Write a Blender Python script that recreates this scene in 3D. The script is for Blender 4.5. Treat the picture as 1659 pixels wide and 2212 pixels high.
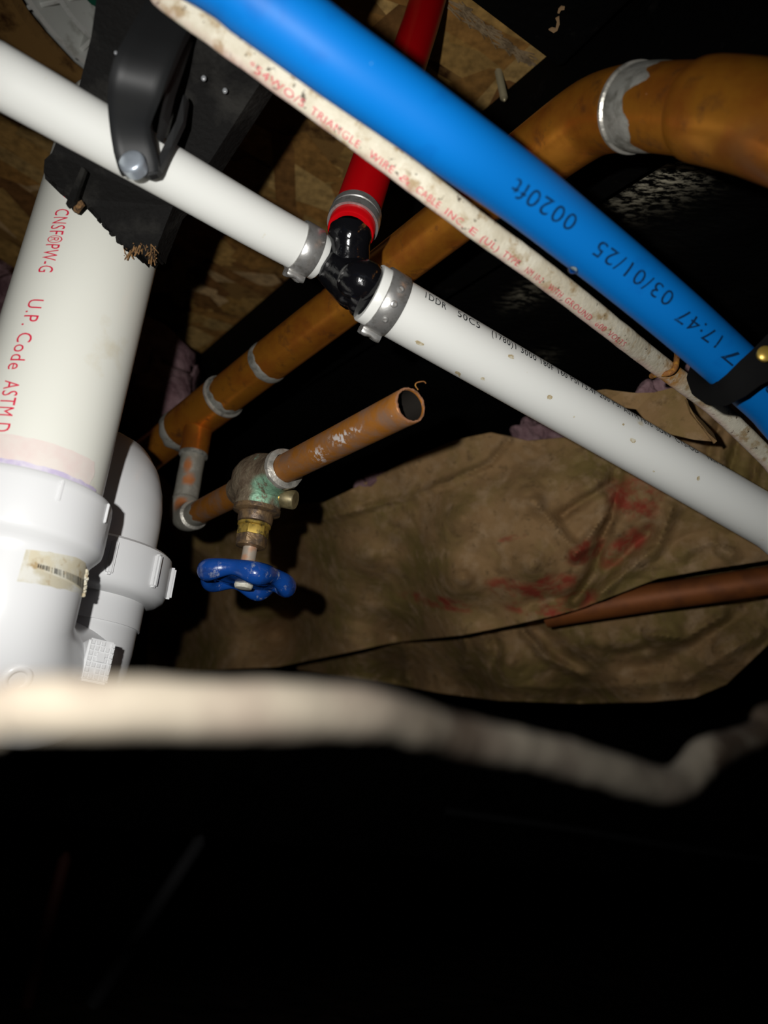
import bpy, bmesh, math, random
from mathutils import Vector, Matrix, noise

random.seed(7)
for o in list(bpy.data.objects):
    bpy.data.objects.remove(o)
scene = bpy.context.scene
COL = scene.collection
R = math.radians

# ------------------------------------------------------------------ camera
FPX, CX, CY = 1609.0, 829.5, 1106.0
CAM = Vector((0.0, 0.0, 0.35))
_fz = 0.335
_fy = math.sqrt(1 - _fz * _fz)
FWD = Vector((0, _fy, _fz))
_r0, _u0 = Vector((1, 0, 0)), Vector((0, -_fz, _fy))
_s = 0.0966
_c = math.sqrt(1 - _s * _s)
RGT = _r0 * _c + _u0 * _s
UPV = _r0 * (-_s) + _u0 * _c
cam = bpy.data.cameras.new('camera')
cam_o = bpy.data.objects.new('camera', cam)
COL.objects.link(cam_o)
M = Matrix.Identity(4)
for i in range(3):
    M[i][0], M[i][1], M[i][2], M[i][3] = RGT[i], UPV[i], -FWD[i], CAM[i]
cam_o.matrix_world = M
cam.sensor_fit = 'VERTICAL'
cam.sensor_height = 36.0
cam.lens = 36.0 * FPX / 2212.0
cam.clip_start = 0.005
cam.dof.use_dof = True
cam.dof.focus_distance = 0.385
cam.dof.aperture_fstop = 7.6
scene.camera = cam_o

# ------------------------------------------------------------------ world, flash, exposure
w = bpy.data.worlds.new('world')
scene.world = w
w.use_nodes = True
w.node_tree.nodes['Background'].inputs[0].default_value = (0.01, 0.01, 0.01, 1)
w.node_tree.nodes['Background'].inputs[1].default_value = 0.02
FL = bpy.data.lights.new('camera_flash', 'SPOT')
FL.energy = 6.2
FL.color = (1.0, 0.985, 0.955)
FL.shadow_soft_size = 0.003
FL.spot_size = R(105)
FL.spot_blend = 1.0
flash = bpy.data.objects.new('camera_flash', FL)
COL.objects.link(flash)
FPOS = CAM + RGT * (-0.036) + UPV * 0.021
MF = M.copy()
for i in range(3):
    MF[i][3] = FPOS[i]
flash.matrix_world = MF
scene.view_settings.view_transform = 'Standard'
scene.view_settings.look = 'None'
scene.view_settings.exposure = 0.0
scene.view_settings.gamma = 1.0
scene.view_settings.use_curve_mapping = False

# ------------------------------------------------------------------ helpers
UPW = Vector((0, 0, 1))


def ray(px, py):
    return RGT * ((px - CX) / FPX) + UPV * ((CY - py) / FPX) + FWD


def P(px, py, d):
    return CAM + ray(px, py) * d


def PH(px, py, z):
    r = ray(px, py)
    return CAM + r * ((z - CAM.z) / r.z)


def proj(v):
    q = v - CAM
    d = q.dot(FWD)
    return (CX + FPX * q.dot(RGT) / d, CY - FPX * q.dot(UPV) / d, d)


def camdir(x, y, z):
    return (RGT * x + UPV * y + FWD * z).normalized()


def finish(name, me, mat, parent=None, smooth=True, sharp=None):
    # origin at the mesh's centre
    if len(me.vertices):
        c = Vector((0, 0, 0))
        for v in me.vertices:
            c += v.co
        c /= len(me.vertices)
        me.transform(Matrix.Translation(-c))
    else:
        c = Vector((0, 0, 0))
    o = bpy.data.objects.new(name, me)
    COL.objects.link(o)
    o.location = c
    if mat:
        me.materials.append(mat)
    if smooth:
        me.shade_smooth()
        if sharp:
            me.set_sharp_from_angle(angle=R(sharp))
    if parent is not None:
        if parent.type == 'EMPTY':
            pw = Matrix.Translation(parent.location)
            if parent.parent is not None:
                pw = Matrix.Translation(parent['_w'])
        else:
            pw = Matrix.Translation(Vector(parent['_w']))
        o.parent = parent
        o.matrix_parent_inverse = pw.inverted()
    o['_w'] = tuple(c)
    return o


def obj(name, bm, mat, parent=None, smooth=True, sharp=40):
    bmesh.ops.recalc_face_normals(bm, faces=bm.faces)
    me = bpy.data.meshes.new(name)
    bm.to_mesh(me)
    bm.free()
    return finish(name, me, mat, parent, smooth, sharp)


def tag(o, label, cat, group=None, kind=None):
    o['label'] = label
    o['category'] = cat
    if group:
        o['group'] = group
    if kind:
        o['kind'] = kind
    return o


def thing(name, label, cat, loc, group=None):
    o = bpy.data.objects.new(name, None)
    o.empty_display_size = 0.02
    COL.objects.link(o)
    o.location = loc
    o['_w'] = tuple(loc)
    return tag(o, label, cat, group)


class Path:
    def __init__(self, pts, n=14):
        pts = [Vector(p) for p in pts]
        ext = [pts[0] * 2 - pts[1]] + pts + [pts[-1] * 2 - pts[-2]]
        out = []
        for i in range(1, len(ext) - 2):
            p0, p1, p2, p3 = ext[i - 1:i + 3]
            for k in range(n):
                t = k / n
                out.append(0.5 * ((2 * p1) + (p2 - p0) * t + (2 * p0 - 5 * p1 + 4 * p2 - p3) * t * t
                                  + (3 * p1 - p0 - 3 * p2 + p3) * t ** 3))
        out.append(pts[-1])
        self.p = out
        self.s = [0.0]
        for a, b in zip(out, out[1:]):
            self.s.append(self.s[-1] + (b - a).length)
        self.L = self.s[-1]

    def pos(self, s):
        S = self.s
        if s <= 0:
            return self.p[0] + (self.p[1] - self.p[0]).normalized() * s
        if s >= self.L:
            return self.p[-1] + (self.p[-1] - self.p[-2]).normalized() * (s - self.L)
        lo, hi = 0, len(S) - 1
        while hi - lo > 1:
            m = (lo + hi) // 2
            if S[m] <= s:
                lo = m
            else:
                hi = m
        f = (s - S[lo]) / max(1e-9, S[hi] - S[lo])
        return self.p[lo].lerp(self.p[hi], f)

    def at(self, s):
        h = min(0.004, self.L * 0.02)
        c = self.pos(s)
        t = (self.pos(s + h) - self.pos(s - h)).normalized()
        n = CAM - c
        n = (n - t * n.dot(t)).normalized()
        return c, t, n, t.cross(n)

    def near(self, px, py):
        best, bs = 1e9, 0
        N = 900
        for i in range(N + 1):
            s = self.L * i / N
            q = proj(self.pos(s))
            if q[2] < .02:
                continue
            d = (q[0] - px) ** 2 + (q[1] - py) ** 2
            if d < best:
                best, bs = d, s
        return bs

    def surf(self, s, a, r):
        c, t, n, b = self.at(s)
        return c + (n * math.cos(a) + b * math.sin(a)) * r


def level(pts, dist, start=False):
    """carry a pipe on past the frame, levelling out"""
    a, b = (pts[1], pts[0]) if start else (pts[-2], pts[-1])
    d = b - a
    d.z *= 0.15
    d.normalize()
    more = [b + d * (dist * .35), b + d * dist]
    return list(reversed(more)) + pts if start else pts + more


def uv(path, r, px, py):
    """(arc length, angle) of the point of a pipe's skin seen at a pixel"""
    def scan(s0, s1, a0, a1, ns, na):
        best = (1e18, 0, 0)
        for i in range(ns + 1):
            s = s0 + (s1 - s0) * i / ns
            c, t, n, b = path.at(s)
            if (c - CAM).dot(FWD) < .04:
                continue
            for j in range(na + 1):
                a = a0 + (a1 - a0) * j / na
                q = proj(c + (n * math.cos(a) + b * math.sin(a)) * r)
                e = (q[0] - px) ** 2 + (q[1] - py) ** 2
                if e < best[0]:
                    best = (e, s, a)
        return best
    L, A = path.L, R(88)
    e, s, a = scan(0, L, -A, A, 160, 40)
    ds, da = L / 160, A / 20
    for _ in range(3):
        e, s, a = scan(s - ds, s + ds, a - da, a + da, 10, 10)
        ds, da = ds / 5, da / 5
    return s, a


def rng(s0, s1, r, step=0.006):
    n = max(1, int(abs(s1 - s0) / step))
    return [(s0 + (s1 - s0) * i / n, r) for i in range(n + 1)]


def revolve(path, prof, seg=40, caps=True, wob=0.0, wscale=60, bm=None):
    bm = bm or bmesh.new()
    rings = []
    for (s, r) in prof:
        c, t, n, b = path.at(s)
        ring = []
        for k in range(seg):
            a = 2 * math.pi * k / seg
            d = n * math.cos(a) + b * math.sin(a)
            rr = r
            if wob:
                rr = r + wob * noise.noise((c + d * r) * wscale)
            ring.append(bm.verts.new(c + d * rr))
        rings.append(ring)
    for A, B in zip(rings, rings[1:]):
        for k in range(seg):
            k2 = (k + 1) % seg
            bm.faces.new((A[k], A[k2], B[k2], B[k]))
    if caps:
        bm.faces.new(rings[0])
        bm.faces.new(rings[-1])
    return bm


def hollow(path, s0, s1, r, ri, seg=40, depth0=0.02, bm=None):
    """tube with an open mouth at s1"""
    prof = rng(s0, s1 - 0.0004, r) + [(s1, r - 0.0003), (s1, ri + 0.0002), (s1 - 0.0004, ri)] + rng(s1 - 0.001, s1 - depth0, ri)
    return revolve(path, prof, seg, True, bm=bm)


_txt_cache = {}


def text_geo(body):
    cu = bpy.data.curves.new('lettering', 'FONT')
    cu.body = body
    cu.size = 1.0
    cu.resolution_u = 3
    cu.space_character = 1.12
    o = bpy.data.objects.new('lettering', cu)
    COL.objects.link(o)
    dg = bpy.context.evaluated_depsgraph_get()
    dg.update()
    me = bpy.data.meshes.new_from_object(o.evaluated_get(dg))
    bpy.data.objects.remove(o)
    bpy.data.curves.remove(cu)
    bm = bmesh.new()
    bm.from_mesh(me)
    bpy.data.meshes.remove(me)
    xs = [v.co.x for v in bm.verts]
    x0, x1 = min(xs), max(xs)
    for v in bm.verts:
        v.co.x -= x0
        v.co.z = 0
    for k in range(1, 8):
        y = 0.72 * k / 8
        g = list(bm.verts) + list(bm.edges) + list(bm.faces)
        bmesh.ops.bisect_plane(bm, geom=g, plane_co=(0, y, 0), plane_no=(0, 1, 0))
    return bm, x1 - x0


def print_px(path, r, body, pa, pb, height, mat, parent):
    s0, a0 = uv(path, r, *pa)
    s1, a1 = uv(path, r, *pb)
    return print_on(path, r, body, s0, s1, height, a0, mat, parent, a1=a1)


def print_on(path, r, body, s0, s1, height, a0, mat, parent, name='lettering', flat=None, a1=None):
    """letters wrapped on a pipe, running from arc s0 to s1 (s1<s0 reads backwards along the path)"""
    bm, wd = text_geo(body)
    sc = height / 0.72
    sgn = 1 if s1 > s0 else -1
    for v in bm.verts:
        x = s0 + (s1 - s0) * v.co.x / wd
        y = (v.co.y - 0.36) * sc
        c, t, n, b = path.at(x)
        off = -y * sgn            # up = n x (dir*t)
        if flat:
            hw, th = flat
            bb = a0 + off
            q = max(0.0, 1 - abs(bb / hw) ** 2.6) ** (1 / 2.6)
            v.co = c + b * bb + n * (th * q + 0.00012)
        else:
            am = a0 if a1 is None else a0 + (a1 - a0) * v.co.x / wd
            a = am + off / r
            v.co = c + (n * math.cos(a) + b * math.sin(a)) * (r + 0.00012)
    return obj(name, bm, mat, parent, smooth=False)


def patch(path, r, s0, s1, a0, a1, mat, parent, name, ns=10, na=16, lift=0.0002, edge=0.0):
    bm = bmesh.new()
    g = []
    for i in range(ns + 1):
        row = []
        for j in range(na + 1):
            s = s0 + (s1 - s0) * i / ns
            a = a0 + (a1 - a0) * j / na
            if edge:
                if i in (0, ns):
                    s += edge * noise.noise(Vector((j * .7, i, 3.1))) * (s1 - s0)
                if j in (0, na):
                    a += edge * noise.noise(Vector((j, i * .9, 7.7))) * (a1 - a0)
            row.append(bm.verts.new(path.surf(s, a, r + lift)))
        g.append(row)
    for i in range(ns):
        for j in range(na):
            bm.faces.new((g[i][j], g[i][j + 1], g[i + 1][j + 1], g[i + 1][j]))
    return obj(name, bm, mat, parent)


def axis_frame(d):
    d = d.normalized()
    e = d.cross(FWD)
    if e.length < 0.1:
        e = d.cross(UPV)
    e.normalize()
    return d, e, d.cross(e)


def lathe(origin, d, prof, seg=36, bm=None, hexa=None, caps=True):
    """prof (h, r) along d from origin; r may be scaled to a hexagon between h limits"""
    bm = bm or bmesh.new()
    d, e1, e2 = axis_frame(d)
    rings = []
    for (h, r) in prof:
        ring = []
        for k in range(seg):
            a = 2 * math.pi * k / seg
            rr = r
            if hexa and hexa[0] <= h <= hexa[1]:
                q = (a + 0.3) % (math.pi / 3) - math.pi / 6
                rr = r * math.cos(math.pi / 6) / math.cos(q)
            ring.append(bm.verts.new(origin + d * h + (e1 * math.cos(a) + e2 * math.sin(a)) * rr))
        rings.append(ring)
    for A, B in zip(rings, rings[1:]):
        for k in range(seg):
            k2 = (k + 1) % seg
            bm.faces.new((A[k], A[k2], B[k2], B[k]))
    if caps:
        bm.faces.new(rings[0])
        bm.faces.new(rings[-1])
    return bm


def box(bm, c, ax, ay, az, sx, sy, sz):
    vs = []
    for i in (-1, 1):
        for j in (-1, 1):
            for k in (-1, 1):
                vs.append(bm.verts.new(c + ax * (i * sx / 2) + ay * (j * sy / 2) + az * (k * sz / 2)))
    for f in ((0, 1, 3, 2), (4, 6, 7, 5), (0, 4, 5, 1), (2, 3, 7, 6), (0, 2, 6, 4), (1, 5, 7, 3)):
        bm.faces.new([vs[i] for i in f])
    return vs


def slab(poly, depth_dir, th, bm=None):
    """a polygon (world points) extruded along depth_dir"""
    bm = bm or bmesh.new()
    A = [bm.verts.new(p) for p in poly]
    B = [bm.verts.new(p + depth_dir * th) for p in poly]
    n = len(poly)
    bmesh.ops.triangle_fill(bm, use_beauty=True, edges=[bm.edges.new((A[i], A[(i + 1) % n])) for i in range(n)])
    bmesh.ops.triangle_fill(bm, use_beauty=True, edges=[bm.edges.new((B[i], B[(i + 1) % n])) for i in range(n)])
    for i in range(n):
        j = (i + 1) % n
        bm.faces.new((A[i], A[j], B[j], B[i]))
    return bm


def blob(bm, c, rx, ry, rz, ax=None, ay=None, az=None, u=16, v=10, wob=0, ws=40):
    ax, ay, az = ax or RGT, ay or UPV, az or FWD
    rows = []
    top = bm.verts.new(c + ay * ry)
    bot = bm.verts.new(c - ay * ry)
    for i in range(1, v):
        th = math.pi * i / v
        row = []
        for k in range(u):
            ph = 2 * math.pi * k / u
            p = ax * (rx * math.sin(th) * math.cos(ph)) + ay * (ry * math.cos(th)) + az * (rz * math.sin(th) * math.sin(ph))
            if wob:
                p = p * (1 + wob * noise.noise((c + p) * ws))
            row.append(bm.verts.new(c + p))
        rows.append(row)
    for k in range(u):
        k2 = (k + 1) % u
        bm.faces.new((top, rows[0][k], rows[0][k2]))
        bm.faces.new((bot, rows[-1][k2], rows[-1][k]))
        for A, B in zip(rows, rows[1:]):
            bm.faces.new((A[k], A[k2], B[k2], B[k]))
    return bm


def px_mask(o, name, spots):
    """wear mask around the surface points listed as (px, py, rx, ry, depth)"""
    out = []
    off = o.matrix_world.translation if False else Vector(o['_w'])
    W = [(P(x, y, d), rx * d / FPX, ry * d / FPX) for x, y, rx, ry, d in spots]
    for v in o.data.vertices:
        p = v.co + off
        m_ = 0
        for c, rx, ry in W:
            q = p - c
            e = (q.dot(RGT) / rx) ** 2 + (q.dot(UPV) / ry) ** 2 + (q.dot(FWD) / (2.5 * max(rx, ry))) ** 2
            m_ = max(m_, min(1, max(0, 1.7 - 1.4 * e)))
        out.append(m_)
    set_attr(o, name, out)


def set_attr(o, name, values):
    a = o.data.attributes.new(name, 'FLOAT', 'POINT')
    a.data.foreach_set('value', values)


# ------------------------------------------------------------------ materials
def pm(name, col, rough=0.5, metal=0.0, spec=0.5, layers=(), bump=None, coat=0.0, stretch=None, attr=None, sss=0, trans=0):
    """layers: (colour, scale, lo, hi, rough or None, seed) noise patches mixed over the base colour.
    attr: (attribute, colour, noise scale, lo, hi) a layer limited to a painted-on print or scuff mask"""
    m = bpy.data.materials.new(name)
    m.use_nodes = True
    nt = m.node_tree
    N, L = nt.nodes, nt.links
    b = N['Principled BSDF']
    b.inputs['Base Color'].default_value = (*col, 1)
    b.inputs['Roughness'].default_value = rough
    b.inputs['Metallic'].default_value = metal
    b.inputs['Specular IOR Level'].default_value = spec
    b.inputs['Coat Weight'].default_value = coat
    b.inputs['Coat Roughness'].default_value = 0.12
    if trans:
        b.inputs['Transmission Weight'].default_value = trans
    if sss:
        b.inputs['Subsurface Weight'].default_value = sss
        b.inputs['Subsurface Radius'].default_value = (0.004, 0.004, 0.004)
        b.inputs['Subsurface Scale'].default_value = 1.0
    geo = N.new('ShaderNodeNewGeometry')
    src = geo.outputs['Position']
    if stretch:
        mp = N.new('ShaderNodeMapping')
        mp.inputs['Rotation'].default_value = stretch[0]
        mp.inputs['Scale'].default_value = stretch[1]
        L.new(src, mp.inputs['Vector'])
        src = mp.outputs['Vector']
    prev = None
    rprev = None
    mprev = None
    for i, ly in enumerate(layers):
        c2, sc, lo, hi = ly[:4]
        r2 = ly[4] if len(ly) > 4 else None
        m2 = ly[5] if len(ly) > 5 else None
        off = N.new('ShaderNodeVectorMath')
        off.inputs[1].default_value = (i * 3.7 + 1.3, i * 1.9 + 0.4, i * 2.3)
        L.new(src, off.inputs[0])
        nz = N.new('ShaderNodeTexNoise')
        nz.inputs['Scale'].default_value = sc
        nz.inputs['Detail'].default_value = 6
        nz.inputs['Roughness'].default_value = 0.62
        L.new(off.outputs[0], nz.inputs['Vector'])
        rp = N.new('ShaderNodeMapRange')
        rp.inputs['From Min'].default_value = lo
        rp.inputs['From Max'].default_value = hi
        L.new(nz.outputs['Fac'], rp.inputs['Value'])
        mx = N.new('ShaderNodeMix')
        mx.data_type = 'RGBA'
        mx.inputs['A'].default_value = (*col, 1)
        mx.inputs['B'].default_value = (*c2, 1)
        if prev:
            L.new(prev, mx.inputs['A'])
        L.new(rp.outputs['Result'], mx.inputs['Factor'])
        prev = mx.outputs['Result']
        for (val, base, which) in ((r2, rough, 'r'), (m2, metal, 'm')):
            if val is None:
                continue
            mr = N.new('ShaderNodeMix')
            mr.inputs['A'].default_value = base
            mr.inputs['B'].default_value = val
            pv = rprev if which == 'r' else mprev
            if pv:
                L.new(pv, mr.inputs['A'])
            L.new(rp.outputs['Result'], mr.inputs['Factor'])
            if which == 'r':
                rprev = mr.outputs['Result']
            else:
                mprev = mr.outputs['Result']
    for at in (attr or ()):
        an, c2, sc, lo, hi = at
        A = N.new('ShaderNodeAttribute')
        A.attribute_name = an
        nz = N.new('ShaderNodeTexNoise')
        nz.inputs['Scale'].default_value = sc
        nz.inputs['Detail'].default_value = 6
        nz.inputs['Roughness'].default_value = 0.65
        L.new(src, nz.inputs['Vector'])
        rp = N.new('ShaderNodeMapRange')
        rp.inputs['From Min'].default_value = lo
        rp.inputs['From Max'].default_value = hi
        L.new(nz.outputs['Fac'], rp.inputs['Value'])
        mu = N.new('ShaderNodeMath')
        mu.operation = 'MULTIPLY'
        L.new(rp.outputs['Result'], mu.inputs[0])
        L.new(A.outputs['Fac'], mu.inputs[1])
        mx = N.new('ShaderNodeMix')
        mx.data_type = 'RGBA'
        mx.inputs['A'].default_value = (*col, 1)
        mx.inputs['B'].default_value = (*c2, 1)
        if prev:
            L.new(prev, mx.inputs['A'])
        L.new(mu.outputs[0], mx.inputs['Factor'])
        prev = mx.outputs['Result']
    if prev:
        L.new(prev, b.inputs['Base Color'])
    if rprev:
        L.new(rprev, b.inputs['Roughness'])
    if mprev:
        L.new(mprev, b.inputs['Metallic'])
    if bump:
        nz = N.new('ShaderNodeTexNoise')
        nz.inputs['Scale'].default_value = bump[0]
        nz.inputs['Detail'].default_value = 5
        L.new(src, nz.inputs['Vector'])
        bp = N.new('ShaderNodeBump')
        bp.inputs['Strength'].default_value = bump[1]
        bp.inputs['Distance'].default_value = bump[2] if len(bump) > 2 else 0.001
        L.new(nz.outputs['Fac'], bp.inputs['Height'])
        L.new(bp.outputs['Normal'], b.inputs['Normal'])
    return m


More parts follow.
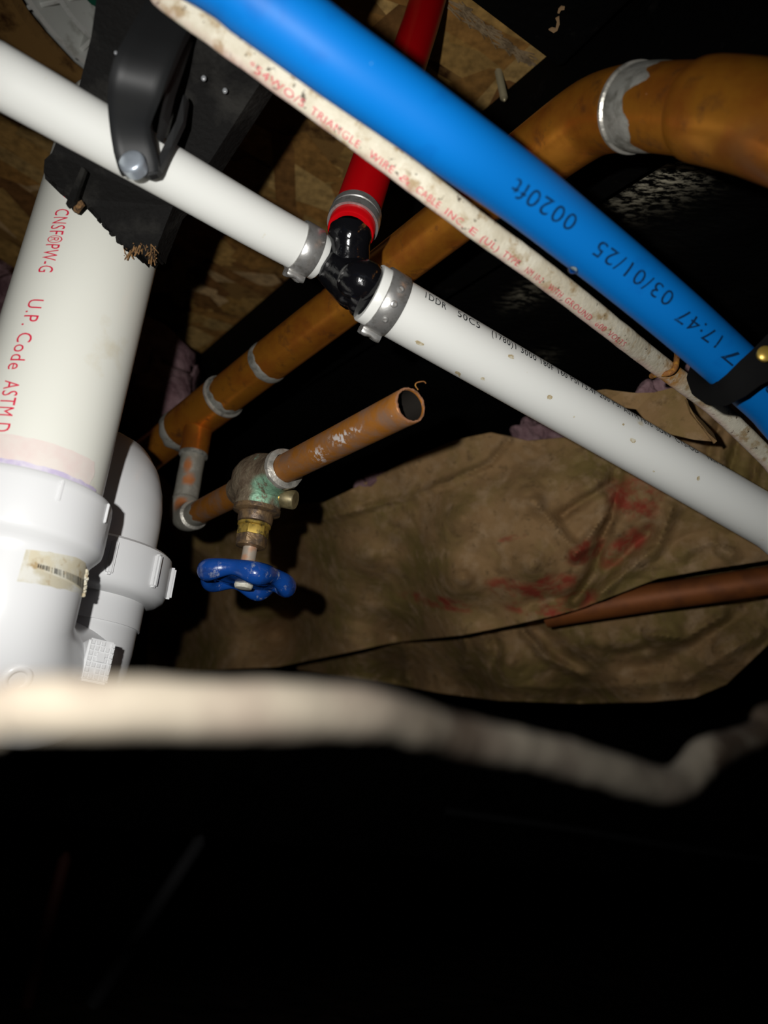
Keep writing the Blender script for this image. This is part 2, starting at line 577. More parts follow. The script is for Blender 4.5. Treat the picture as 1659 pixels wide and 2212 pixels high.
MAT = dict(
    pex_white=pm('white_pex_plastic', (0.74, 0.745, 0.71), 0.32, spec=0.4, sss=0.25,
                 layers=[((0.62, 0.55, 0.38), 90, 0.69, 0.76)]),
    blue=pm('blue_pex_plastic', (0.0012, 0.135, 0.46), 0.5, spec=0.16,
            layers=[((0.001, 0.10, 0.38), 40, 0.55, 0.75), ((0.12, 0.32, 0.55), 260, 0.74, 0.80)]),
    red=pm('red_pex_plastic', (0.46, 0.0012, 0.004), 0.34, spec=0.3,
           layers=[((0.52, 0.02, 0.02), 300, 0.74, 0.8)]),
    pvc=pm('white_pvc', (0.70, 0.70, 0.635), 0.3, spec=0.45,
           layers=[((0.6, 0.55, 0.42), 25, 0.63, 0.8)]),
    pvc_fit=pm('moulded_white_pvc', (0.66, 0.665, 0.67), 0.28, spec=0.5, layers=[((0.42, 0.40, 0.6), 45, 0.72, 0.78)]),
    primer=pm('pink_primer', (0.69, 0.58, 0.545), 0.35, spec=0.4, layers=[((0.70, 0.64, 0.59), 80, 0.4, 0.6)]),
    primer2=pm('purple_primer', (0.50, 0.44, 0.60), 0.35, spec=0.4, layers=[((0.62, 0.58, 0.66), 130, 0.45, 0.6)]),
    ink_red=pm('red_ink', (0.62, 0.02, 0.06), 0.5, spec=0.2),
    ink_black=pm('black_ink', (0.012, 0.014, 0.018), 0.5, spec=0.2),
    ink_navy=pm('dark_ink', (0.003, 0.02, 0.06), 0.5, spec=0.2, layers=[((0.002, 0.07, 0.24), 500, 0.56, 0.66)]),
    ink_cable=pm('faded_red_ink', (0.55, 0.07, 0.1), 0.6, spec=0.2, layers=[((0.55, 0.36, 0.3), 350, 0.54, 0.66)]),
    cable=pm('dirty_cable_jacket', (0.50, 0.45, 0.34), 0.55, spec=0.25,
             layers=[((0.60, 0.56, 0.45), 60, 0.45, 0.6), ((0.34, 0.25, 0.14), 120, 0.53, 0.64), ((0.07, 0.05, 0.03), 330, 0.62, 0.67)],
             bump=(500, 0.5, 0.0006), attr=[('pink', (0.56, 0.36, 0.33), 70, 0.35, 0.55), ('rust', (0.45, 0.2, 0.03), 200, 0.3, 0.5)]),
    steel=pm('stainless_steel', (0.46, 0.455, 0.44), 0.34, metal=0.75, spec=0.5, layers=[((0.26, 0.25, 0.23), 240, 0.5, 0.65, 0.5)], bump=(700, 0.15, 0.0003)),
    bolt=pm('zinc_bolt', (0.42, 0.47, 0.53), 0.35, metal=0.6),
    tee=pm('glossy_black_polymer', (0.004, 0.004, 0.005), 0.12, spec=0.6, bump=(160, 0.5, 0.001)),
    hanger=pm('matt_black_strap', (0.004, 0.004, 0.004), 0.85, spec=0.08),
    strap=pm('black_strap_plastic', (0.008, 0.0085, 0.009), 0.58, spec=0.5),
    board=pm('black_coated_wood', (0.006, 0.0057, 0.0054), 0.75, spec=0.10,
             layers=[((0.020, 0.019, 0.017), 45, 0.5, 0.68), ((0.20, 0.13, 0.085), 70, 0.70, 0.78)], bump=(500, 0.6, 0.001)),
    splinter=pm('torn_wood_fibre', (0.22, 0.12, 0.05), 0.8, spec=0.1, layers=[((0.02, 0.015, 0.012), 200, 0.45, 0.6)]),
    membrane=pm('black_sheeting', (0.0022, 0.0021, 0.002), 0.65, spec=0.08, bump=(110, 0.5, 0.003), stretch=((0, 0, 0.75), (1, 2.6, 1)),
                layers=[((0.012, 0.012, 0.010), 120, 0.66, 0.76)],
                attr=[('scuff', (0.55, 0.50, 0.37), 110, 0.47, 0.60)]),
    joist=pm('black_coated_joist', (0.0022, 0.0021, 0.002), 0.7, spec=0.06, layers=[((0.010, 0.009, 0.008), 60, 0.62, 0.75)], bump=(150, 0.5, 0.002)),
    osb=pm('osb_core', (0.24, 0.13, 0.04), 0.8, spec=0.15, layers=[((0.05, 0.02, 0.006), 40, 0.5, 0.65)]),
    copper=pm('tarnished_copper', (0.58, 0.222, 0.024), 0.32, metal=0.72, spec=0.4,
              layers=[((0.46, 0.145, 0.02), 38, 0.45, 0.62), ((0.16, 0.06, 0.02), 85, 0.56, 0.72, 0.55), ((0.45, 0.33, 0.24), 190, 0.73, 0.78, 0.6, 0.1)],
              bump=(220, 0.12, 0.001)),
    copper_old=pm('dull_copper', (0.32, 0.12, 0.018), 0.45, metal=0.35, spec=0.4,
                  layers=[((0.22, 0.12, 0.07), 90, 0.45, 0.65, 0.6), ((0.5, 0.45, 0.42), 330, 0.70, 0.74, 0.6, 0.1)], bump=(300, 0.2, 0.001), attr=[('lime', (0.66, 0.62, 0.60), 330, 0.50, 0.56)]),
    copper_dark=pm('dark_copper', (0.24, 0.075, 0.018), 0.6, metal=0.3, spec=0.4, layers=[((0.16, 0.05, 0.015), 40, 0.45, 0.65)]),
    solder=pm('grey_solder', (0.36, 0.355, 0.32), 0.42, metal=0.45, spec=0.5, layers=[((0.17, 0.165, 0.14), 140, 0.47, 0.62, 0.6)], bump=(260, 0.5, 0.001)),
    solder_bright=pm('bright_solder', (0.46, 0.44, 0.39), 0.34, metal=0.6, spec=0.5, layers=[((0.24, 0.23, 0.20), 150, 0.5, 0.64)], bump=(260, 0.4, 0.001)),
    galv=pm('tinned_pipe', (0.27, 0.26, 0.22), 0.5, metal=0.3, spec=0.4,
            layers=[((0.40, 0.38, 0.33), 70, 0.5, 0.65), ((0.42, 0.16, 0.06), 62, 0.68, 0.70, 0.6)], bump=(200, 0.3, 0.001), attr=[('bare', (0.46, 0.17, 0.06), 120, 0.32, 0.38)]),
    brass=pm('weathered_brass_body', (0.19, 0.15, 0.10), 0.55, metal=0.35, spec=0.4,
             layers=[((0.12, 0.085, 0.055), 120, 0.45, 0.6), ((0.24, 0.38, 0.28), 62, 0.62, 0.66, 0.8, 0.0)],
             bump=(420, 0.7, 0.0012), attr=[('verdigris', (0.24, 0.42, 0.29), 170, 0.36, 0.46), ('verdigris', (0.12, 0.24, 0.16), 420, 0.56, 0.66)]),
    brass_dark=pm('dark_brass', (0.22, 0.14, 0.07), 0.45, metal=0.5, layers=[((0.10, 0.07, 0.05), 160, 0.45, 0.6)], bump=(420, 0.4, 0.001)),
    brass_nut=pm('yellow_brass', (0.46, 0.31, 0.06), 0.35, metal=0.6, layers=[((0.12, 0.09, 0.03), 200, 0.5, 0.62)]),
    stem=pm('steel_stem', (0.42, 0.36, 0.29), 0.45, metal=0.3, layers=[((0.5, 0.28, 0.17), 130, 0.5, 0.65)]),
    wheel=pm('blue_enamel', (0.006, 0.052, 0.26), 0.22, spec=0.6, coat=0.3,
             layers=[((0.22, 0.25, 0.33), 150, 0.60, 0.68, 0.7), ((0.012, 0.03, 0.12), 60, 0.55, 0.7)], bump=(300, 0.25, 0.001)),
    cream=pm('cream_nut', (0.62, 0.60, 0.50), 0.5, layers=[((0.4, 0.38, 0.3), 200, 0.5, 0.65)]),
    kraft=pm('brown_insulation_wrap', (0.27, 0.165, 0.075), 0.75, spec=0.12,
             layers=[((0.19, 0.135, 0.045), 14, 0.45, 0.62), ((0.33, 0.22, 0.12), 60, 0.5, 0.68), ((0.16, 0.10, 0.045), 130, 0.56, 0.7), ((0.05, 0.035, 0.015), 210, 0.715, 0.76)],
             bump=(90, 0.35, 0.003), attr=[('print', (0.27, 0.05, 0.028), 60, 0.42, 0.60)]),
    pink=pm('fiberglass_pink', (0.26, 0.165, 0.175), 0.95, spec=0.05, layers=[((0.16, 0.09, 0.10), 60, 0.4, 0.6)], bump=(250, 0.8, 0.003)),
    rust=pm('rust', (0.24, 0.10, 0.03), 0.8, spec=0.2, layers=[((0.42, 0.20, 0.03), 220, 0.48, 0.6), ((0.10, 0.04, 0.02), 300, 0.55, 0.68)], bump=(600, 0.7, 0.0008)),
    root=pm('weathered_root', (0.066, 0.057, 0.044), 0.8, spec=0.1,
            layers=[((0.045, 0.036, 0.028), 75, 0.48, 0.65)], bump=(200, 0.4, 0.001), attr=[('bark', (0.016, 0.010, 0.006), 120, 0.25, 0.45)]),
    sticker=pm('aged_sticker_paper', (0.56, 0.51, 0.38), 0.6, spec=0.2, layers=[((0.60, 0.58, 0.49), 80, 0.45, 0.55), ((0.38, 0.28, 0.15), 150, 0.56, 0.68)]),
    sticker_back=pm('sticker_residue', (0.50, 0.46, 0.35), 0.6, spec=0.2, layers=[((0.62, 0.61, 0.56), 70, 0.48, 0.6), ((0.36, 0.26, 0.15), 150, 0.60, 0.70)]),
    pan=pm('grey_white_plastic', (0.74, 0.75, 0.71), 0.45, spec=0.4, layers=[((0.38, 0.37, 0.32), 40, 0.55, 0.7)]),
    green=pm('green_plastic', (0.01, 0.10, 0.06), 0.5),
    screw=pm('yellow_zinc_screw', (0.42, 0.36, 0.22), 0.4, metal=0.4),
    chip=pm('bare_wood_chip', (0.40, 0.25, 0.13), 0.8, spec=0.1),
    water=pm('water', (0.25, 0.26, 0.27), 0.12, spec=1.0, coat=1.0),
    water_blue=pm('water_on_blue', (0.55, 0.8, 1.0), 0.02, spec=0.6, trans=1.0),
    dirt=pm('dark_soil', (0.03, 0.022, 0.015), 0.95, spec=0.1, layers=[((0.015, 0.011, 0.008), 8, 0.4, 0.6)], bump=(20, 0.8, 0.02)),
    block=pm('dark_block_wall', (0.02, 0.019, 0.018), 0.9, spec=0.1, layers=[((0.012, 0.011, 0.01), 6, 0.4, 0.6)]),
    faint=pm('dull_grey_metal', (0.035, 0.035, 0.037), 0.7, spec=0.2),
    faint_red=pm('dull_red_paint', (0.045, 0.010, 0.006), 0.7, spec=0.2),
    shadow_hole=pm('painted_bore_shade', (0.012, 0.010, 0.008), 0.5, spec=0.4),  # near-black colour for the shade inside the stub, not the copper's own tone
)

# ------------------------------------------------------------------ the crawl space
Z_SUB = 0.83       # underside of the subfloor
Z_JOI = 0.71      # underside of the joists

# joist line: edge between the subfloor in view and the black joist
JA, JB = PH(1160, 128, Z_SUB), PH(385, 800, Z_SUB)
JD = (JB - JA)
JD.z = 0
JD.normalize()
JN = Vector((-JD.y, JD.x, 0))
if JN.dot(RGT) < 0:
    JN = -JN


def quad_plane(name, pts, mat):
    bm = bmesh.new()
    bm.faces.new([bm.verts.new(p) for p in pts])
    return obj(name, bm, mat, smooth=False)


def wall(name, c, sx, sy, sz, mat):
    bm = bmesh.new()
    box(bm, Vector(c), Vector((1, 0, 0)), Vector((0, 1, 0)), Vector((0, 0, 1)), sx, sy, sz)
    o = obj(name, bm, mat, smooth=False)
    o['kind'] = 'structure'
    return o


bm = bmesh.new()
N_ = 40
gv = [[bm.verts.new((-3 + 6 * i / N_, -1.5 + 5.5 * j / N_, 0.02 * noise.noise(Vector((i * .4, j * .4, 0))))) for j in range(N_ + 1)] for i in range(N_ + 1)]
for i in range(N_):
    for j in range(N_):
        bm.faces.new((gv[i][j], gv[i + 1][j], gv[i + 1][j + 1], gv[i][j + 1]))
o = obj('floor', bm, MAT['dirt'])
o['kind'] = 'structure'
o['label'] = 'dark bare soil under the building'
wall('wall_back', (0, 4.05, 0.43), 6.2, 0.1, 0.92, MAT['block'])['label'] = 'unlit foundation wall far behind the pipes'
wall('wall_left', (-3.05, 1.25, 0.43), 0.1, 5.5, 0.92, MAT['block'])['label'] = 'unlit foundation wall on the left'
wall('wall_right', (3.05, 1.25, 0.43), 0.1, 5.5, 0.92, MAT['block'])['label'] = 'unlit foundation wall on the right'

# subfloor with a round hole at the shower drain
HC = PH(330, 0, Z_SUB)
HR = (PH(112, 118, Z_SUB) - HC).length
bm = bmesh.new()
outer = [Vector((-3, -1.5, Z_SUB)), Vector((3, -1.5, Z_SUB)), Vector((3, 4, Z_SUB)), Vector((-3, 4, Z_SUB))]
hole = [HC + Vector((math.cos(a), math.sin(a), 0)) * HR * (1 + 0.02 * noise.noise(Vector((math.cos(a) * 4, math.sin(a) * 4, 1))))
        for a in [2 * math.pi * k / 48 for k in range(48)]]
for zz in (0, 0.011):
    vo = [bm.verts.new(p + Vector((0, 0, zz))) for p in outer]
    vh = [bm.verts.new(p + Vector((0, 0, zz))) for p in hole]
    ed = [bm.edges.new((vo[i], vo[(i + 1) % 4])) for i in range(4)] + [bm.edges.new((vh[i], vh[(i + 1) % 48])) for i in range(48)]
    bmesh.ops.triangle_fill(bm, use_beauty=True, edges=ed)
    if zz == 0:
        lo_h = vh
    else:
        for i in range(48):
            bm.faces.new((lo_h[i], lo_h[(i + 1) % 48], vh[(i + 1) % 48], vh[i]))
ceil = obj('ceiling', bm, MAT['osb'], smooth=False)
ceil['kind'] = 'structure'
ceil['label'] = 'brown strand board subfloor seen from below'

# the strands of the board: flat overlapping wood flakes
m = bpy.data.materials.new('wood_strands')
m.use_nodes = True
nt = m.node_tree
b_ = nt.nodes['Principled BSDF']
b_.inputs['Roughness'].default_value = 0.75
b_.inputs['Specular IOR Level'].default_value = 0.2
at = nt.nodes.new('ShaderNodeAttribute')
at.attribute_name = 'strand_colour'
nz = nt.nodes.new('ShaderNodeTexNoise')
nz.inputs['Scale'].default_value = 160
nz.inputs['Detail'].default_value = 5
geo = nt.nodes.new('ShaderNodeNewGeometry')
nt.links.new(geo.outputs['Position'], nz.inputs['Vector'])
rp = nt.nodes.new('ShaderNodeMapRange')
rp.inputs['From Min'].default_value = 0.3
rp.inputs['From Max'].default_value = 0.7
rp.inputs['To Min'].default_value = 0.6
rp.inputs['To Max'].default_value = 1.25
nt.links.new(nz.outputs['Fac'], rp.inputs['Value'])
mx = nt.nodes.new('ShaderNodeVectorMath')
mx.operation = 'SCALE'
nt.links.new(at.outputs['Color'], mx.inputs[0])
nt.links.new(rp.outputs['Result'], mx.inputs['Scale'])
nt.links.new(mx.outputs[0], b_.inputs['Base Color'])
MAT['strands'] = m
PAL0 = [(0.27, 0.145, 0.038), (0.31, 0.18, 0.055), (0.20, 0.095, 0.024), (0.12, 0.05, 0.014), (0.23, 0.105, 0.026),
       (0.35, 0.22, 0.08), (0.085, 0.032, 0.01), (0.29, 0.165, 0.05), (0.40, 0.26, 0.13)]
PAL = [(.30 * .25 + a * 1.1, .165 * .25 + b * 1.12, .05 * .25 + c * 1.1) for a, b, c in PAL0]
verts, faces, cols = [], [], []
rs = random.Random(11)
PD = JN.copy()
base_ang = math.atan2(PD.y, PD.x)
x0s = [PH(px, py, Z_SUB) for px, py in ((-60, -60), (1250, -60), (-60, 1050), (900, 600))]
xa, xb = min(p.x for p in x0s) - .1, max(p.x for p in x0s) + .1
ya, yb = min(p.y for p in x0s) - .1, max(p.y for p in x0s) + .15
NS = 1500
for i in range(NS):
    c = Vector((rs.uniform(xa, xb), rs.uniform(ya, yb), 0))
    if (Vector((c.x, c.y, Z_SUB)) - HC).length < HR + 0.045:
        continue
    ang = base_ang + rs.gauss(0, 0.45) + (math.pi / 2 if rs.random() < 0.12 else 0)
    L_, W_ = rs.uniform(0.05, 0.14), rs.uniform(0.014, 0.04)
    d1, d2 = Vector((math.cos(ang), math.sin(ang), 0)), Vector((-math.sin(ang), math.cos(ang), 0))
    z = Z_SUB - 0.0002 - 0.0016 * i / NS
    tilt = rs.uniform(-.003, .003)
    n0 = len(verts)
    pts = [(-.5, -.35), (-.42, -.5), (.1, -.47), (.45, -.5), (.5, .1), (.38, .5), (-.05, .46), (-.5, .42)]
    for (u, v) in pts:
        q = c + d1 * (u * L_ * rs.uniform(.88, 1.1)) + d2 * (v * W_ * rs.uniform(.75, 1.15))
        verts.append((q.x, q.y, z + tilt * u * W_))
    faces.append(list(range(n0, n0 + 8)))
    pc = rs.choice(PAL)
    k = rs.uniform(.8, 1.15)
    cols += [(pc[0] * k, pc[1] * k, pc[2] * k, 1)] * 8
me = bpy.data.meshes.new('wood_strands')
me.from_pydata(verts, [], faces)
ca = me.color_attributes.new('strand_colour', 'FLOAT_COLOR', 'POINT')
ca.data.foreach_set('color', [x for c in cols for x in c])
st = finish('wood_strands', me, MAT['strands'], ceil, smooth=False)
st['kind'] = 'stuff'

# joist running diagonally overhead
jm = JA + JD * 0.3 + JN * 0.019
bm = bmesh.new()
box(bm, Vector((jm.x, jm.y, (Z_SUB + Z_JOI) / 2 - 0.0005)), JD, JN, UPW, 3.2, 0.038, Z_SUB - Z_JOI - 0.003)
bmesh.ops.bevel(bm, geom=list(bm.edges), offset=0.003, segments=2, affect='EDGES')
tag(obj('floor_joist', bm, MAT['joist'], sharp=30), 'black coated floor joist running diagonally above the copper pipe', 'joist')

# blocking at the upper right end of the bay
Z_BLK = Z_SUB - 0.045
KA, KB = PH(1012, 0, Z_BLK), PH(1160, 112, Z_BLK)
KD = (KB - KA)
KD.z = 0
KD.normalize()
KN = Vector((-KD.y, KD.x, 0))
if KN.dot(UPV) < 0:
    KN = -KN
if (PH(1200, 10, Z_BLK) - KA).dot(KN) < 0:
    KN = -KN
kc = (KA + KB) / 2 + KN * 0.06 - KD * 0.01
bm = bmesh.new()
box(bm, Vector((kc.x, kc.y, Z_SUB - 0.0225)), KD, KN, UPW, (KB - KA).length + 0.06, 0.12, 0.045)
bmesh.ops.bevel(bm, geom=list(bm.edges), offset=0.002, segments=2, affect='EDGES')
tag(obj('blocking_board', bm, MAT['joist'], sharp=30), 'black blocking board meeting the joist at the top right', 'board')
FK0, FK1 = PH(1006, 2, Z_SUB), PH(1152, 116, Z_SUB)
# pale fuzzy cut strip on the subfloor beside the blocking
bm = bmesh.new()
for i in range(120):
    f = rs.uniform(-.1, 1.0)
    c = FK0.lerp(FK1, f) - KN * (0.001 + 0.006 * rs.random() * (1.1 - .3 * f))
    c.z = Z_SUB - 0.0025 - 0.003 * rs.random()
    dd = (KD + KN * rs.gauss(0, .25)).normalized()
    box(bm, c, dd, UPW.cross(dd), UPW, rs.uniform(.006, .018), rs.uniform(.0003, .0009), .0005)
fz = obj('torn_fibres', bm, pm('pale_wood_fibre', (0.36, 0.26, 0.15), 0.9, spec=0.1, layers=[((0.2, 0.14, 0.08), 120, .45, .6)]), ceil, smooth=False)
fz['kind'] = 'stuff'
fz['label'] = 'pale frayed strip along the cut edge'

# black sheeting right of the joist
GU, GV = 260, 170
scuffs = [(1440, 380, .017), (1478, 376, .013), (1312, 388, .013), (1405, 85, .016), (1560, 90, .012), (1385, 135, .010), (1500, 140, .010), (1440, 170, .012), (1130, 640, .009), (1205, 470, .007), (1160, 775, .010), (1270, 520, .006)]
sc_w = [(PH(a, b, Z_JOI), r, 0.95 if r >= .016 else 0.6 if r > .011 else .3) for a, b, r in scuffs]
bm = bmesh.new()
g, vals = [], []
J0 = JA - JD * 0.75 + JN * 0.036
for i in range(GU + 1):
    row = []
    for j in range(GV + 1):
        u, v = 2.5 * i / GU, 2.0 * (j / GV) ** 1.35
        p = J0 + JD * u + JN * v
        p.z = Z_JOI - 0.001 + (0.006 * noise.noise(Vector((u * 7, v * 18, 0))) + 0.003 * noise.noise(Vector((u * 26, v * 50, 3)))) * min(1, v * 20)
        row.append(bm.verts.new(p))
        val = 0
        for q, r, k in sc_w:
            dq = p - q
            dq.z = 0
            al = dq.dot(JD) / (r * 1.7)
            pe = dq.dot(JN) / r
            val = max(val, k * math.exp(-(al * al + pe * pe)))
        vals.append(val)
    g.append(row)
for i in range(GU):
    for j in range(GV):
        bm.faces.new((g[i][j], g[i + 1][j], g[i + 1][j + 1], g[i][j + 1]))
sh = obj('plastic_sheeting', bm, MAT['membrane'])
set_attr(sh, 'scuff', vals)
tag(sh, 'black scuffed sheeting covering the underside of the floor at the right', 'sheeting')

# shower base seen through the hole
sp = thing('shower_base', 'grey white ribbed underside of a shower base above the round hole', 'shower base', HC + Vector((0, 0, .04)))
bm = bmesh.new()
rim = [HC + Vector((math.cos(a), math.sin(a), 0)) * (HR * 1.5) + Vector((0, 0, 0.055)) for a in [2 * math.pi * k / 40 for k in range(40)]]
slab(rim, UPW, 0.004, bm)
obj('plate', bm, MAT['pan'], sp, smooth=False)
for k in range(3):
    rr = HR * (0.97, 0.74, 0.40)[k]
    prof = [(-.022, rr - .002), (-.022, rr + .002), (.02, rr + .002), (.02, rr - .002), (-.022, rr - .002)]
    obj('ring_rib', lathe(HC + Vector((0, 0, .036)), UPW, prof, 48, caps=False), MAT['pan'], sp, sharp=30)
for k in range(16):
    a = 2 * math.pi * k / 16 + .1
    d = Vector((math.cos(a), math.sin(a), 0))
    bm = bmesh.new()
    box(bm, HC + d * (HR * .74) + Vector((0, 0, .038)), d, UPW.cross(d), UPW, HR * .66, .0035, .036)
    bmesh.ops.bevel(bm, geom=list(bm.edges), offset=0.0008, segments=1, affect='EDGES')
    obj('radial_rib', bm, MAT['pan'], sp, smooth=False)
bm = bmesh.new()
gc = PH(206, 8, Z_SUB + .008)
slab([gc + Vector((x, y, 0)) for x, y in ((-.005, -.002), (.004, -.002), (.006, .001), (.002, .003), (-.003, .001))], UPW, .002, bm)
tag(obj('green_scrap', bm, MAT['green'], smooth=False), 'small dark green plastic scrap caught under the shower base', 'scrap')

# ------------------------------------------------------------------ PVC drain and trap
V0 = P(186, 600, 0.363)
zt, zb = Z_SUB + 0.02 - V0.z, -0.24
pvc_top = V0 + UPW * zt
pv = Path([V0 + UPW * zt, V0 + UPW * (zt * .5), V0, V0 - UPW * 0.1, V0 - UPW * .2])
RP = 0.0302
s_hub = uv(pv, RP, 100, 1028)[0]
dr = thing('drain_pipe', 'white plastic drain pipe with red lettering at the left edge', 'pipe', V0)
s_top = pv.near(285, 270)
obj('tailpiece', revolve(pv, rng(0, s_top + .004, .0215, .02), 48), MAT['pvc'], dr)
obj('pipe', revolve(pv, [(s_top, .022), (s_top, RP - .0005), (s_top + .0006, RP)] + rng(s_top + .004, s_hub + .03, RP, .02), 64), MAT['pvc'], dr)


def fit_text(path, r, body, pa, pb, h, a0, mat, parent, **k):
    return print_on(path, r, body, path.near(*pa), path.near(*pb), h, a0, mat, parent, **k)


print_px(pv, RP, 'P', (141, 396), (137, 428), .0070, MAT['ink_red'], dr)
print_px(pv, RP, 'CNSF\u00aePW-G', (137, 452), (98, 588), .0070, MAT['ink_red'], dr)
print_px(pv, RP, 'U.P. Code', (80, 647), (32, 798), .0070, MAT['ink_red'], dr)
print_px(pv, RP, 'ASTM D1', (28, 822), (0, 945), .0070, MAT['ink_red'], dr)
patch(pv, RP, uv(pv, RP, 60, 945)[0], s_hub + .002, R(100), R(-48), MAT['primer'], dr, 'primer_band', 8, 30, edge=.03)
patch(pv, RP, s_hub - .0035, s_hub + .002, R(90), R(-62), MAT['primer2'], dr, 'primer_smear', 4, 30, lift=.00035, edge=.15)

# trap: hub, bend, second leg
L2 = P(184, 1270, 0.405)
A1 = Vector((V0.x, V0.y, 0))
A2 = Vector((L2.x, L2.y, 0))
half = (A2 - A1) / 2
rad = half.length
hb = pv.pos(s_hub).z
z_c = P(0, 1335, 0.31).z           # height where the bend begins
z_bot = P(30, 1625, 0.295).z + .031
bend = []
for k in range(13):
    a = math.pi * k / 12
    bend.append(A1 + half - half * math.cos(a) + UPW * (z_c - (z_c - z_bot) * math.sin(a)))
leg1 = Path([A1 + UPW * hb, A1 + UPW * ((hb + z_c) / 2), *bend, A2 + UPW * (L2.z - .022), A2 + UPW * (L2.z - .008)], 8)
tr = thing('drain_trap', 'white moulded plastic trap bend with a torn barcode sticker', 'drain trap', A1 + half + UPW * (z_bot - .031))
s_b0 = (hb - z_c) * 0.55
prof = [(0, RP + .0004), (0, .0348), (.0012, .0356)] + rng(.004, .0215, .0359, .006) + [(.0232, .0356), (.0246, .0346), (.0262, .0332), (.0276, .0321), (.0290, .0315), (.0305, .0312)] + rng(.034, leg1.L, .0312, .008)
body = obj('trap_body', revolve(leg1, prof, 64), MAT['pvc_fit'], tr)
for a in (R(58), R(22), R(-18), R(-62), R(96)):
    bm = bmesh.new()
    c = leg1.surf(.006, a, .0361)
    _, t, n, b = leg1.at(.006)
    dr_ = n * math.cos(a) + b * math.sin(a)
    box(bm, c, t, t.cross(dr_), dr_, .009, .0016, .0012)
    bmesh.ops.bevel(bm, geom=list(bm.edges), offset=0.0004, segments=2, affect='EDGES')
    obj('hub_rib', bm, MAT['pvc_fit'], tr)
# moulded size marks on the side of the hub
for (ss, aa, bod) in ((.013, R(-66), '2'), (.018, R(-64), 'DWV')):
    bmt, wd = text_geo(bod)
    for v in bmt.verts:
        v.co = leg1.surf(ss + .0042 * (v.co.y - .3) * -1, aa - (v.co.x) * .0042 / .036, .0361)
    obj('moulded_mark', bmt, MAT['pvc_fit'], tr, smooth=False)
# sticker
R_F = .0312
LIM = Path([leg1.pos(0), leg1.pos(leg1.L * .2), leg1.pos((hb - z_c) * 1.05)])
CR = [uv(LIM, R_F, *q) for q in ((56, 1187), (188, 1212), (36, 1256), (183, 1290))]


def sq(u, v):
    """u down, v across the sticker"""
    (s00, a00), (s01, a01), (s10, a10), (s11, a11) = CR
    return (s00 * (1 - u) * (1 - v) + s01 * (1 - u) * v + s10 * u * (1 - v) + s11 * u * v,
            a00 * (1 - u) * (1 - v) + a01 * (1 - u) * v + a10 * u * (1 - v) + a11 * u * v)


def st_grid(f, mat, parent, name, lift, na=26, ns=10):
    bm = bmesh.new()
    g = []
    for i in range(ns + 1):
        row = []
        for j in range(na + 1):
            uu, vv = f(i / ns, j / na)
            s_, a_ = sq(uu, vv)
            row.append(bm.verts.new(LIM.surf(s_, a_, R_F + lift)))
        g.append(row)
    for i in range(ns):
        for j in range(na):
            bm.faces.new((g[i][j], g[i][j + 1], g[i + 1][j + 1], g[i + 1][j]))
    return obj(name, bm, mat, parent)


def f_back(u, v):
    e = .05 * noise.noise(Vector((v * 9, u * 3, 2))) if u in (0, 1) else 0
    e2 = .03 * noise.noise(Vector((u * 7, 3, 2))) if v == 1 else 0
    return u + e, v + e2


def hl(v):
    return (.52 + .42 * v) * (1 - max(0, (.07 - v) / .07) ** 2 * .35)


def f_top(u, v):
    e2 = .05 * noise.noise(Vector((u * 9, 5, 2))) if v == 1 else 0
    return u * hl(v) + .0, .05 + .86 * v + e2


stk = st_grid(f_back, MAT['sticker_back'], tr, 'sticker', .0002)
stk['label'] = 'torn yellowed barcode sticker'
st_grid(f_top, MAT['sticker'], stk, 'torn_layer', .0005)
bm = bmesh.new()
rb = random.Random(5)
v = 0.12
while v < 0.94:
    wv = rb.choice([.006, .009, .016])
    q = []
    for (uu, vv) in ((hl(v) - .14 - .22 * v, v), (hl(v) - .14 - .22 * v, v + wv), (hl(v) - .05, v + wv), (hl(v) - .05, v)):
        s_, a_ = sq(uu, .05 + .86 * vv)
        q.append(LIM.surf(s_, a_, R_F + .0007))
    bm.faces.new([bm.verts.new(x) for x in q])
    v += wv + rb.choice([.008, .012, .012, .03])
obj('barcode', bm, MAT['ink_black'], stk, smooth=False)
# bead of torn paper at the sticker's right end
bm = bmesh.new()
for k in range(14):
    s_, a_ = sq(.30 + .65 * k / 13, .93 + .03 * math.sin(k * 1.7))
    blob(bm, LIM.surf(s_, a_, R_F + .0006), .0009, .0010, .0007, u=8, v=6, wob=.5, ws=900)
obj('curled_edge', bm, MAT['sticker'], stk)

s_, a_ = uv(leg1, R_F, 38, 1468)
mc = leg1.surf(s_, a_, R_F - .0003)
_, t, n, b = leg1.at(s_)
md = n * math.cos(a_) + b * math.sin(a_)
prof_t = [(.0001 + .0005 * math.sin(t_), .0046 + .0012 * math.cos(t_)) for t_ in [2 * math.pi * k / 10 for k in range(11)]]
obj('moulded_ring', lathe(mc, md, prof_t, 32, caps=False), MAT['pvc_fit'], tr)
# union nut and upper elbow on the second leg
el = thing('trap_arm', 'white plastic elbow with union nut behind the drain pipe', 'pipe elbow', L2)
lt = A2 + UPW * (L2.z + .036)
back = (P(60, 1000, .60) - lt)
back.z = 0
back.normalize()
TR = .034
arc = []
for k in range(9):
    a = math.pi / 2 * k / 8
    arc.append(lt + back * (TR * (1 - math.cos(a))) + UPW * (TR * math.sin(a)))
p2 = Path([A2 + UPW * (L2.z - .02), *arc, arc[-1] + back * .12], 8)
obj('elbow', revolve(p2, rng(0, p2.L, .0325, .008), 56), MAT['pvc_fit'], el)
pn = Path([A2 + UPW * (L2.z + .022), A2 + UPW * L2.z, A2 + UPW * (L2.z - .03)])
nut = obj('union_nut', revolve(pn, [(0, .034), (0, .0408), (.0015, .0425)] + rng(.004, .021, .0428, .008) + [(.0245, .0415), (.027, .038), (.028, .033)], 64), MAT['pvc_fit'], el)
